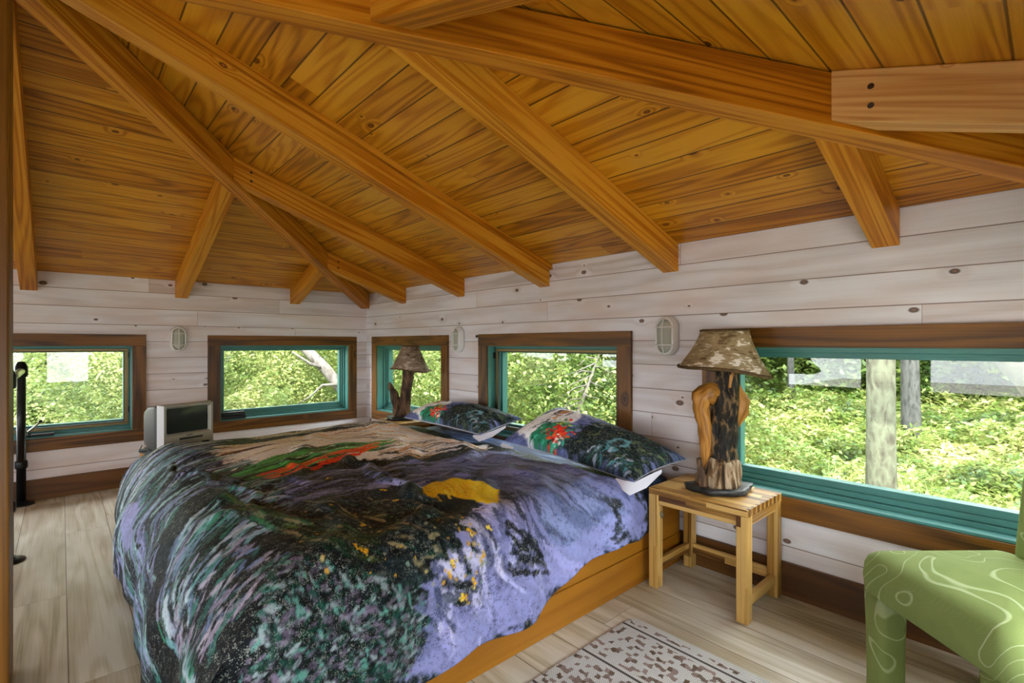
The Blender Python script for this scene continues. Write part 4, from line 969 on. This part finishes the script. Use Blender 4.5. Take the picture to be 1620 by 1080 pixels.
for n in ('blot1', 'blot2', 'blot3', 'band', 'cream', 'green', 'brown', 'red'): fam(n)
patch(3, op=0.6, rough=2.0)
patch(4, rough=0.8); P4 = PATCHES[4][0]
for k in range(26):
    t = rnd.random(); cx = sum(p[0] for p in P4) / len(P4); cy = sum(p[1] for p in P4) / len(P4)
    q = P4[rnd.randrange(len(P4))]; cx, cy = cx + (q[0] - cx) * t * 0.8, cy + (q[1] - cy) * t * 0.8
    cv.stroke([(cx - 0.05, cy + 0.02), (cx, cy + 0.01), (cx + 0.05, cy - 0.012)], 0.008, rnd.choice([(244, 210, 70), (206, 156, 20), (234, 192, 40)]), 0.6)
for x, y in FLOWERS:
    for k in range(5): cv.blob(x + rnd.gauss(0, 0.009), y + rnd.gauss(0, 0.007), rnd.uniform(0.003, 0.0065), rnd.choice([(226, 178, 40), (206, 150, 30), (238, 204, 90)]))
for k in range(110):   # scattered warm flecks in the dark middle
    m_, t_ = rnd.random(), rnd.random(); f_ = FAMILIES[NAMES['dark']]
    p = polyline(f_[0], [t_])[0] * (1 - m_) + polyline(f_[1], [t_])[0] * m_
    cv.blob(p[0], p[1], rnd.uniform(0.003, 0.007), rnd.choice([(190, 170, 110), (150, 150, 130), (206, 160, 60), (120, 150, 140)]), 0.8)
lum_ = cv.c.mean(-1, keepdims=True); cv.c = np.clip(cv.c * (0.62 + 0.62 * smooth(lum_ / 0.22)), 0, 0.95)   # ink contrast of the print
dv = cloth_object('duvet', X, Y, Z, cv.c, M['print'], None, (2.66, -1.3, 0.5))
sm_ = dv.modifiers.new('loft', 'SOLIDIFY'); sm_.thickness = 0.014; sm_.offset = -1
tag(dv, 'crumpled duvet printed in navy, lavender and teal brushstrokes with a yellow patch', 'duvet')

# ------------------------------------------------------------------ pillows
def pillow(label, c, bulge, back, seed, back_flaps, art):
    """c: front-low, far-low, far-high, front-high corners (u across, v up)"""
    n, k = 150, 100
    u, v = np.meshgrid(np.linspace(0, 1, n), np.linspace(0, 1, k), indexing='ij')
    c = [np.array(q, float) for q in c]
    du, dv_ = (c[1] - c[0]) + (c[2] - c[3]), (c[3] - c[0]) + (c[2] - c[1]); nr = np.cross(du, dv_); nr /= np.linalg.norm(nr)
    pu, pv = 1 - np.abs(2 * u - 1) ** 2.6, 1 - np.abs(2 * v - 1) ** 2.4
    env = np.clip(pu * pv, 0, 1) ** 0.5
    # edges pull in between the corners
    uu = u + (0.5 - u) * 0.05 * np.sin(PI * v) ; vv = v + (0.5 - v) * 0.10 * np.sin(PI * u)
    P = (c[0] * ((1 - uu) * (1 - vv))[..., None] + c[1] * (uu * (1 - vv))[..., None] + c[2] * (uu * vv)[..., None] + c[3] * ((1 - uu) * vv)[..., None])
    wr = (fbm(u * 7 + v * 3, v * 6, seed) - 0.5) * 0.03 + (fbm(u * 18, v * 5 + u * 6, seed + 3) - 0.5) * 0.012
    top = P + nr * (env * (bulge + wr) + 0.004)[..., None]
    bot = P - nr * (env * back + 0.004)[..., None]
    cvp = Canvas(u * 0.9, v * 0.55, (84, 92, 136)); cvp.grid(); art(cvp, random.Random(seed)); lm = cvp.c.mean(-1, keepdims=True); cvp.c = np.clip(cvp.c * (0.65 + 0.6 * smooth(lm / 0.2)), 0, 0.95)
    idx = np.arange(n * k).reshape(n, k)
    q2 = np.stack([idx[:-1, :-1], idx[:-1, 1:], idx[1:, 1:], idx[1:, :-1]], -1).reshape(-1, 4)
    rim = np.concatenate([idx[:, 0], idx[-1, 1:], idx[-2::-1, -1], idx[0, -2:0:-1]])
    # join the two faces around the rim
    N = n * k; q3 = np.stack([rim, rim + N, np.roll(rim, -1) + N, np.roll(rim, -1)], -1) - N
    o = P.reshape(-1, 3).mean(0)
    colb = np.tile([lin(206), lin(206), lin(220)], (N, 1))
    ob = cloth_object('pillow', top[..., 0], top[..., 1], top[..., 2], cvp.c, M['print_pillow'], None, tuple(o), extra=(bot.reshape(-1, 3), np.concatenate([q2, q3]), colb))
    tag(ob, label, 'pillow', 'painterly printed pillows')
    # white backing cloth showing past the printed face at the low corners
    for pts in back_flaps:
        mbf = MB(); b0 = len(mbf.v); nf = len(pts[0]); T_ = []
        for off in (0.0, 0.004): mbf.v += [(x, y - off * 0.7, z - off) for row in pts for x, y, z in row]
        m_ = len(pts) * nf
        for i in range(len(pts) - 1):
            for j in range(nf - 1):
                a = i * nf + j; q_ = (a, a + nf, a + nf + 1, a + 1)
                mbf.face(q_, [(0, 0)] * 4, 0, True); mbf.face(tuple(w_ + m_ for w_ in q_[::-1]), [(0, 0)] * 4, 0, True)
        fo = mbf.build('backing_flap', M['white_cloth'], None, (0, 0, 0)); fo.parent = ob; fo.location = -Vector(o); fo['label'] = 'white backing cloth'
    return ob
M['white_cloth'] = plain('white_backing_cloth', rgb(214, 214, 226), 0.8)
M['print_pillow'] = printmat('painterly_pillow_print', 0.65, 0.75, 1.3)
def pillow_art(cv, r):
    # coordinates 0..0.9 across, 0..0.55 up; pale shawled figure at the low-u side, bouquet, then dark foliage
    def S(fx, n, pal, ws, L, ang):
        for k in range(n):
            x, y = fx(); l = r.uniform(*L); a = ang + r.gauss(0, 0.35)
            cv.stroke([(x - l * math.cos(a), y - l * math.sin(a)), (x, y + 0.01), (x + l * math.cos(a), y + l * math.sin(a))], r.uniform(*ws), r.choice(pal), r.uniform(0.5, 1))
    S(lambda: (r.uniform(0, .9), r.uniform(0, .55)), 120, [(84, 94, 146), (108, 118, 172), (56, 64, 104), (130, 138, 192)], (.006, .016), (.03, .09), 0.5)
    S(lambda: (r.uniform(.3, .9), r.uniform(.44, .55)), 60, [(60, 72, 104), (72, 96, 124), (46, 56, 88)], (.006, .016), (.05, .1), 0.1)
    cv.poly([(.40, .0), (.9, .0), (.9, .46), (.6, .5), (.50, .36), (.46, .16)], (26, 40, 40), .06, 1.3)
    S(lambda: (r.uniform(.5, .9), r.uniform(0, .46)), 260, [(14, 20, 18), (26, 50, 34), (52, 84, 44), (30, 70, 66), (96, 108, 70), (16, 24, 34), (14, 18, 18), (12, 16, 18)], (.004, .012), (.010, .035), 1.0)
    cv.stroke([(.70, .10), (.685, .18), (.70, .26), (.745, .28), (.76, .23), (.745, .18)], .016, (96, 146, 158), .9); cv.stroke([(.72, .12), (.71, .19), (.73, .25)], .008, (26, 40, 52), .9)
    S(lambda: (r.uniform(.62, .86), r.uniform(.02, .14)), 50, [(70, 130, 140), (40, 100, 96), (150, 160, 176), (20, 28, 32)], (.004, .01), (.012, .04), 1.2)
    cv.poly([(.06, .06), (.10, .34), (.19, .47), (.30, .46), (.39, .32), (.36, .12), (.22, .0)], (232, 232, 238), .025, .8)
    S(lambda: (r.uniform(.08, .38), r.uniform(.06, .45)), 170, [(228, 226, 234), (50, 52, 66), (170, 174, 204), (20, 22, 30), (236, 234, 240), (228, 226, 234)], (.002, .006), (.008, .025), 1.2)
    cv.stroke([(.05, .10), (.07, .28), (.14, .42)], .012, (36, 40, 54), .8)
    for k in range(7): cv.stroke([(.17 + .008 * k, .28 + .006 * k), (.185 + .006 * k, .40), (.215 + .01 * k, .435 - .003 * k)], .009, (50, 32, 22), .9)
    cv.stroke([(.27, .44), (.285, .38), (.28, .30)], .012, (46, 30, 22), .95)
    cv.poly([(.205, .33), (.20, .39), (.215, .43), (.25, .435), (.27, .40), (.262, .345), (.24, .32)], (176, 124, 80), .012, .6)
    cv.stroke([(.21, .30), (.235, .29), (.25, .30)], .018, (170, 116, 72), .9); cv.stroke([(.212, .395), (.235, .39)], .006, (60, 36, 24), .8); cv.stroke([(.225, .355), (.245, .352)], .005, (110, 50, 36), .8)
    cv.blob(.235, .245, .018, (214, 140, 40), .9); cv.blob(.22, .24, .012, (230, 170, 60), .8)
    cv.poly([(.20, .04), (.22, .17), (.33, .22), (.44, .10), (.38, -.02), (.28, -.01)], (40, 130, 96), .03, 1.5)
    S(lambda: (r.uniform(.20, .44), r.uniform(.0, .22)), 90, [(40, 140, 100), (70, 180, 150), (60, 120, 40), (30, 80, 50), (28, 34, 36)], (.004, .010), (.008, .03), 0.9)
    for k in range(70): cv.blob(r.gauss(.37, .035), r.gauss(.10, .045), r.uniform(.006, .014), r.choice([(222, 44, 20), (206, 30, 20), (232, 84, 30), (170, 24, 20)]), .95)
    for k in range(26): cv.blob(r.gauss(.35, .03), r.gauss(.20, .02), r.uniform(.005, .012), r.choice([(90, 150, 40), (120, 170, 60), (50, 110, 30), (190, 180, 70)]), .9)
    for k in range(16): cv.blob(r.gauss(.40, .02), r.gauss(.05, .03), r.uniform(.003, .007), (226, 222, 216), .9)
    cv.blob(.42, .535, .03, (214, 170, 36), .95, .4)
pillow('nearer printed pillow with red bouquet, propped against the wall beside the striped side table', [(2.955, -0.52, 0.592), (3.90, -0.52, 0.53), (3.985, -0.17, 0.60), (3.03, -0.12, 0.765)], 0.13, 0.02, 3,
       [[[(3.80, -0.525, 0.533), (3.85, -0.526, 0.53), (3.906, -0.52, 0.53), (3.925, -0.43, 0.552), (3.945, -0.34, 0.57)], [(3.82, -0.55, 0.525), (3.865, -0.565, 0.50), (3.905, -0.555, 0.478), (3.93, -0.45, 0.50), (3.946, -0.34, 0.555)]],
        [[(2.95, -0.53, 0.58), (2.96, -0.53, 0.582), (3.06, -0.535, 0.574)], [(2.935, -0.535, 0.57), (2.965, -0.545, 0.562), (3.06, -0.54, 0.566)]]], pillow_art)
pillow('farther printed pillow with red bouquet, lying beside the forked driftwood lamp', [(1.70, -0.50, 0.60), (2.70, -0.50, 0.595), (2.765, -0.19, 0.675), (1.60, -0.14, 0.66)], 0.105, 0.03, 8,
       [[[(2.64, -0.515, 0.588), (2.70, -0.51, 0.592), (2.72, -0.42, 0.612), (2.74, -0.32, 0.64)], [(2.64, -0.525, 0.582), (2.71, -0.525, 0.557), (2.735, -0.43, 0.58), (2.745, -0.32, 0.63)]]], pillow_art)
# ------------------------------------------------------------------ the woodland outside
CX, CY = 5.282, -2.57
def ground_z(x, y):
    d = np.hypot(x - 2.8, y + 2.8)
    return -1.25 + 0.10 * np.clip(d - 11, 0, None) + 0.25 * (fbm(np.asarray(x) * 0.25 + 40, np.asarray(y) * 0.25 + 40, 5, 3) - 0.5)
def leaf_mesh(name, P, size, mat, asp=0.5, updir=0.6, seed=1):
    r = np.random.default_rng(seed); n = len(P)
    nr = r.normal(size=(n, 3)); nr[:, 2] = np.abs(nr[:, 2]) + updir; nr /= np.linalg.norm(nr, axis=1)[:, None]
    t = r.normal(size=(n, 3)); t -= nr * (t * nr).sum(1)[:, None]; t /= np.linalg.norm(t, axis=1)[:, None]; b = np.cross(nr, t)
    s = (size * r.uniform(0.6, 1.35, n))[:, None]
    V = np.stack([P - t * s, P - b * s * asp + nr * s * 0.12, P + t * s, P + b * s * asp + nr * s * 0.12], 1).reshape(-1, 3)
    me = bpy.data.meshes.new(name); me.vertices.add(4 * n); me.vertices.foreach_set('co', V.astype(np.float32).ravel())
    me.loops.add(4 * n); me.loops.foreach_set('vertex_index', np.arange(4 * n, dtype=np.int32))
    me.polygons.add(n); me.polygons.foreach_set('loop_start', np.arange(0, 4 * n, 4, dtype=np.int32)); me.update(calc_edges=True)
    me.materials.append(mat); ob = bpy.data.objects.new(name, me); COL.objects.link(ob); return ob
# unseen pale ground, added on the open sides to bounce daylight indoors
mb = MB(); mb.box((-4.0, -34.0, -1.2), (30.0, -6.2, -1.0)); tag(mb.build('terrain_bounce', M['bounce_ground']), kind='structure')
mb = MB(); mb.box((6.3, -6.2, -1.2), (30.0, 1.0, -1.0)); tag(mb.build('terrain_bounce', M['bounce_ground']), kind='structure')
# ground
n = 90; gx, gy = np.meshgrid(np.linspace(-32, 22, n), np.linspace(-20, 34, n), indexing='ij'); gz = ground_z(gx, gy)
mb = MB(); mb.v = list(zip(gx.ravel(), gy.ravel(), gz.ravel()))
for i in range(n - 1):
    for j in range(n - 1):
        x, y = gx[i, j], gy[i, j]
        if (y < -6.3 and x > -4.2) or (x > 5.9 and y < 0.9): continue
        a = i * n + j; mb.face((a, a + n, a + n + 1, a + 1), [(0, 0)] * 4, 0, True)
tag(mb.build('ground', M['ground']), kind='structure')
def fan(a0, a1, d0, d1, n, r, power=0.75):
    """points spread over a sector seen from the room (bearing from +y towards -x)"""
    th = r.uniform(a0, a1, n); d = d0 + (d1 - d0) * r.uniform(0, 1, n) ** power
    return CX - np.sin(th) * d, CY + np.cos(th) * d, d
r = np.random.default_rng(3)
def outside(x, y): return (y > 1.3) | (x < -1.3)
def undergrowth(a0, a1, d0, d1, n, h0, h1, mat, name, seed, sz=(0.022, 0.0065), thr=0.0):
    rr = np.random.default_rng(seed); x, y, d = fan(a0, a1, d0, d1, n, rr)
    br = np.arctan2(CX - x, y - CY); k = outside(x, y) & ~((np.abs(br - 0.199) < 0.055) & (d < 5.45)); x, y, d = x[k], y[k], d[k]
    hm = h0 + (h1 - h0) * smooth((fbm(x * 0.55 + 9, y * 0.55 + 3, seed, 3) - 0.25) * 1.8)
    fine = fbm(x * 1.8, y * 1.8, seed + 7, 2)
    z = ground_z(x, y) + hm * (0.4 + 0.8 * fine) * (1 - 0.75 * rr.uniform(0, 1, len(x)) ** 1.6)
    o = leaf_mesh(name, np.stack([x, y, z], -1), sz[0] + sz[1] * d, mat, 0.5, 0.9, seed); tag(o, kind='stuff'); return o
# bearings: 0 looks along +y, pi/2 along -x
undergrowth(-0.25, 0.95, 4.2, 24, 200000, 0.45, 1.0, M['leaf'], 'undergrowth', 21, (0.012, 0.0038))
undergrowth(-0.25, 0.95, 4.2, 13, 130000, 0.4, 1.05, M['fern'], 'undergrowth', 22, (0.010, 0.0034))
undergrowth(0.8, 1.75, 7.0, 24, 150000, 0.8, 1.8, M['leaf'], 'undergrowth', 23, (0.012, 0.0036))
undergrowth(1.25, 1.75, 6.6, 12, 140000, 1.1, 2.2, M['pine'], 'undergrowth', 24, (0.010, 0.0026))
def canopy(a0, a1, d0, d1, z0, z1, n, mat, name, seed, sz, thr=0.42, fs=0.5):
    rr = np.random.default_rng(seed); x, y, d = fan(a0, a1, d0, d1, n, rr, 0.9); z = rr.uniform(z0, z1, n)
    q = fbm(x * fs + z * 0.4, y * fs + z * 0.7, seed, 3); k = outside(x, y) & (q > thr); x, y, z, d = x[k], y[k], z[k], d[k]
    o = leaf_mesh(name, np.stack([x, y, z], -1), np.full(len(x), sz) * (0.5 + d / 20), mat, 0.5, 0.5, seed); tag(o, kind='stuff'); return o
canopy(-0.3, 0.55, 16, 27, 0.0, 6.0, 150000, M['leaf_dark'], 'foliage', 31, 0.075, 0.36)
canopy(0.55, 1.75, 14, 27, -0.5, 6.0, 230000, M['leaf'], 'foliage', 32, 0.08, 0.36)
canopy(0.42, 0.85, 6.5, 13, -0.6, 3.0, 110000, M['leaf_dark'], 'foliage', 33, 0.042, 0.5, 1.0)
canopy(0.42, 1.1, 6.5, 12, -0.6, 2.4, 100000, M['leaf'], 'foliage', 34, 0.04, 0.5, 1.0)
canopy(1.0, 1.42, 7.2, 12, -0.6, 2.6, 130000, M['leaf'], 'foliage', 35, 0.03, 0.5, 1.2)
canopy(1.38, 1.75, 6.8, 10, -0.6, 1.45, 150000, M['pine'], 'foliage', 36, 0.026, 0.47, 1.3)
canopy(-1.35, -0.22, 9, 22, -1.0, 5.0, 90000, M['leaf'], 'foliage', 37, 0.1, 0.36)  # unseen extra foliage, added to keep bright sky out of the pane reflections
def at(px, d):
    u = (px - 810) / 784.65; s, c = math.sin(th_view), math.cos(th_view)
    return CX + d * (-s + c * u), CY + d * (c + s * u)
def tree(px, d, rad, mat, label, lean=(0, 0), top=7.0, bend=0.15, crown=True, seed=0, group=None):
    x, y = at(px, d); z = float(ground_z(np.array([x]), np.array([y]))[0]) - 0.1
    t = thing('tree', label, 'tree', (x, y, z), group); rr = random.Random(seed)
    mb = MB(); rings = []
    for k in range(26):
        f = k / 25.0; h = f * (top - z)
        cx = x + lean[0] * h + bend * math.sin(2.6 * f + seed); cy = y + lean[1] * h + bend * 0.6 * math.sin(3.1 * f + seed * 2)
        q = rad * (1.25 - 0.25 * min(1, f * 8)) * (1 - 0.55 * f)
        rings.append([(cx + q * (1 + 0.08 * math.sin(3 * a + 5 * f + seed) + 0.05 * math.sin(7 * a - 9 * f)) * math.cos(a), cy + q * (1 + 0.08 * math.sin(3 * a + 5 * f + seed)) * math.sin(a), z + h) for a in [2 * PI * j / 16 for j in range(16)]])
    mb.ring(rings); mb.build('trunk', mat, t)
    for k in range(3):
        h = rr.uniform(2.4, 5.0); f = h / (top - z); a = rr.uniform(0, 2 * PI); bx, by = x + lean[0] * h, y + lean[1] * h; L = rr.uniform(0.8, 1.6)
        mb = MB(); mb.tube([(bx, by, z + h), (bx + 0.4 * L * math.cos(a), by + 0.4 * L * math.sin(a), z + h + 0.3), (bx + L * math.cos(a), by + L * math.sin(a), z + h + 0.8)], [rad * 0.4, rad * 0.28, rad * 0.1], 8)
        mb.build('branch', mat, t)
    if crown:
        q = np.random.default_rng(seed + 50); P = q.normal(size=(900, 3)) * [0.9, 0.9, 0.7]
        tx, ty = x + lean[0] * (top - z), y + lean[1] * (top - z)
        c = leaf_mesh('crown', P + [tx - x, ty - y, top - z - 0.2], np.full(900, 0.16), M['leaf'], 0.5, 0.4, seed); c.parent = t
    return t
tree(1385, 5.3, 0.148, M['bark'], 'tall lichen-grey tree trunk standing mid-way across the large window', (0.004, 0.0), bend=0.035, seed=1)
tree(1250, 13.5, 0.09, M['bark_dark'], 'slim grey tree trunk far off beyond the ferns, seen past the birch-bark lampshade', bend=0.05, seed=2)
tree(1443, 9.6, 0.165, M['bark_dark'], 'dark grey tree trunk behind the lichen-grey one, in the large window', bend=0.05, seed=3)
tree(1340, 20, 0.12, M['bark_dark'], 'small dark tree trunk far back in the wood, in the large window', seed=5)
tree(646, 11, 0.06, M['bark_pale'], 'slender pale sapling seen beside the forked lamp in the corner window', seed=6)
tree(118, 10.5, 0.13, M['bark_dark'], 'grey tree trunk beyond the pine branches, past the window with the crank', seed=7)
tree(365, 12.5, 0.14, M['bark_pale'], 'pale tree trunk at the edge of the window above the television', seed=8)
# leaning pale trunk and bare twigs outside the corner windows
def dead(label, paths, mat, name='tree'):
    o = paths[0][0]; t = thing(name, label, 'tree' if name == 'tree' else 'branch', o[:3])
    for k, p in enumerate(paths):
        mb = MB(); mb.tube([q[:3] for q in p], [q[3] for q in p], 9); mb.build('trunk' if k == 0 and name == 'tree' else 'branch', mat, t)
def pt(px, py, d, r): x, y = at(px, d); return (x, y, 1.2 - (py - 543.6) * d / 784.65, r)
gx_, gy_ = at(600, 7.6); gz_ = float(ground_z(np.array([gx_]), np.array([gy_]))[0]) - 0.1
dead('pale leaning tree trunk slanting across the window above the television', [[(gx_, gy_, gz_, 0.11), pt(548, 624, 7.6, 0.095), pt(515, 583, 7.6, 0.085), pt(485, 553, 7.6, 0.078), pt(440, 500, 7.6, 0.06)],
     [pt(515, 583, 7.6, 0.03), pt(490, 575, 7.4, 0.022), pt(462, 556, 7.3, 0.015)], [pt(548, 608, 7.6, 0.03), pt(510, 609, 7.3, 0.02), pt(490, 628, 7.2, 0.014), pt(470, 640, 7.2, 0.008)]], M['bark_pale'])
rr_ = random.Random(4); tw = [[pt(905, 690, 7.0, 0.03), pt(915, 650, 7.0, 0.026), pt(932, 605, 7.0, 0.022), pt(948, 560, 7.0, 0.012), pt(955, 530, 7.0, 0.008)]]
for k in range(13):
    y0 = 560 + 7 * k; x0 = 948 - (y0 - 560) * 0.42; s_ = -1 if k % 3 else 0.7
    tw.append([pt(x0, y0, 7.0, 0.011), pt(x0 + s_ * 16, y0 + rr_.uniform(-4, 8), 6.95, 0.008), pt(x0 + s_ * rr_.uniform(30, 48), y0 + rr_.uniform(4, 24), 6.9, 0.003)])
dead('bare bleached sapling with spraying twigs outside the middle window', tw, M['bark_pale'])
dead('thick mottled trunk leaning in at the upper corner of the large window', [[pt(1760, 900, 4.4, 0.2), pt(1725, 740, 4.4, 0.2), pt(1680, 640, 4.4, 0.19), pt(1630, 585, 4.4, 0.165), pt(1575, 535, 4.4, 0.14), pt(1500, 470, 4.4, 0.12)]], M['bark'])
# tall pale grass and seed heads near the large window
def blades(spots, n, L, name, seed):
    q = random.Random(seed); mb = MB()
    for px, d in spots:
        x0, y0 = at(px, d); z0 = float(ground_z(np.array([x0]), np.array([y0]))[0])
        for k in range(n):
            a = q.uniform(0, 2 * PI); bx, by = x0 + q.gauss(0, 0.12), y0 + q.gauss(0, 0.12); l = L * q.uniform(0.6, 1.1); lean = q.uniform(0.1, 0.45)
            pts = [(bx + math.cos(a) * l * lean * t * t, by + math.sin(a) * l * lean * t * t, z0 + l * t * (1 - 0.18 * t)) for t in (0, .35, .7, 1.0)]
            mb.tube(pts, [0.006, 0.006, 0.005, 0.001], 4, cap=False)
    tag(mb.build(name, M['fern']), kind='stuff')
blades([(1425, 5.4), (1445, 5.2), (1290, 6.0), (1320, 6.4), (1210, 5.6), (1520, 5.0), (1480, 5.6)], 26, 1.15, 'grass', 9)
# neighbouring house far beyond the pines
hx, hy = at(20, 17)
hs = thing('neighbour_house', 'pale grey house with white-trimmed window, glimpsed beyond the pines', 'house', (hx, hy, -1.0))
M['siding'] = plain('pale_siding', rgb(120, 122, 128), 0.7); M['trimwhite'] = plain('white_trim', rgb(176, 176, 180), 0.6); M['pane'] = plain('dull_pane', rgb(96, 100, 104), 0.2)
def hbox(lo, hi, mat, nm, par, bev=0.0):
    mb = MB(); Mx = Matrix.Translation((hx, hy, -1.0)) @ Matrix.Rotation(math.atan2(0.02, -1.33) + PI / 2, 4, 'Z'); mb.box(lo, hi, (1, 0, 0), 0, Mx); return mb.build(nm, mat, par)
hbox((-1.6, -2.0, 0), (2.4, 2.0, 2.6), M['siding'], 'wall', hs); hbox((-1.9, -2.3, 2.6), (2.7, 2.3, 2.8), M['trimwhite'], 'roof', hs)
for a in (-1.0, 0.9):
    wf = hbox((a, -2.06, 1.2), (a + 1.1, -1.98, 2.2), M['trimwhite'], 'window_frame', hs); hbox((a + 0.1, -2.08, 1.3), (a + 1.0, -2.05, 2.1), M['pane'], 'pane', wf)
# ------------------------------------------------------------------ camera, light, view
cam = bpy.data.cameras.new('camera'); co = bpy.data.objects.new('camera', cam); COL.objects.link(co)
th = th_view
co.location = (5.282, -2.57, 1.2); co.rotation_euler = (PI / 2, 0, th)
cam.sensor_width = 36.0; cam.lens = 784.65 * 36 / 1620; cam.shift_y = 3.6 / 1620; cam.clip_start = 0.02; cam.clip_end = 300
S.camera = co
w = bpy.data.worlds.new('sky'); S.world = w; w.use_nodes = True
nt = w.node_tree; nt.nodes.clear()
bg = nt.nodes.new('ShaderNodeBackground'); ow = nt.nodes.new('ShaderNodeOutputWorld')
bg.inputs[0].default_value = (0.93, 0.95, 1.0, 1); bg.inputs[1].default_value = WORLD
nt.links.new(bg.outputs[0], ow.inputs[0])
sun = bpy.data.lights.new('sun', 'SUN'); so = bpy.data.objects.new('sun', sun); COL.objects.link(so)
sun.energy = SUN; sun.angle = 0.02; sun.color = (1.0, 0.95, 0.84)
so.rotation_euler = Vector((-0.62, 0.5, -1.0)).to_track_quat('-Z', 'Y').to_euler()
# daylight portals in the window openings
for s in ('left', 'right', 'back', 'front'):
    f = side(s)
    for a0, a1 in HOLES[s]:
        l = bpy.data.lights.new('window_daylight', 'AREA'); l.shape = 'RECTANGLE'; l.size = a1 - a0 - 0.05; l.size_y = HZ1 - HZ0 - 0.05
        l.cycles.is_portal = True
        lo = bpy.data.objects.new('window_daylight', l); COL.objects.link(lo)
        p = Vector(f((a0 + a1) / 2, 0.15, (HZ0 + HZ1) / 2)); q = Vector(f((a0 + a1) / 2, -1, (HZ0 + HZ1) / 2))
        lo.location = p; lo.rotation_euler = (q - p).to_track_quat('-Z', 'Z').to_euler()
for o_ in list(bpy.data.objects):
    if '_o' in o_: del o_['_o']
S.view_settings.view_transform = 'Standard'; S.view_settings.look = 'None'; S.view_settings.gamma = 1.0
S.view_settings.exposure = EXPOSURE; S.view_settings.use_curve_mapping = False
cy = S.cycles
cy.max_bounces = 10; cy.diffuse_bounces = 6; cy.glossy_bounces = 3; cy.transmission_bounces = 4; cy.transparent_max_bounces = 12
cy.sample_clamp_indirect = 6.0; cy.caustics_reflective = False; cy.caustics_refractive = False
cy.use_denoising = True
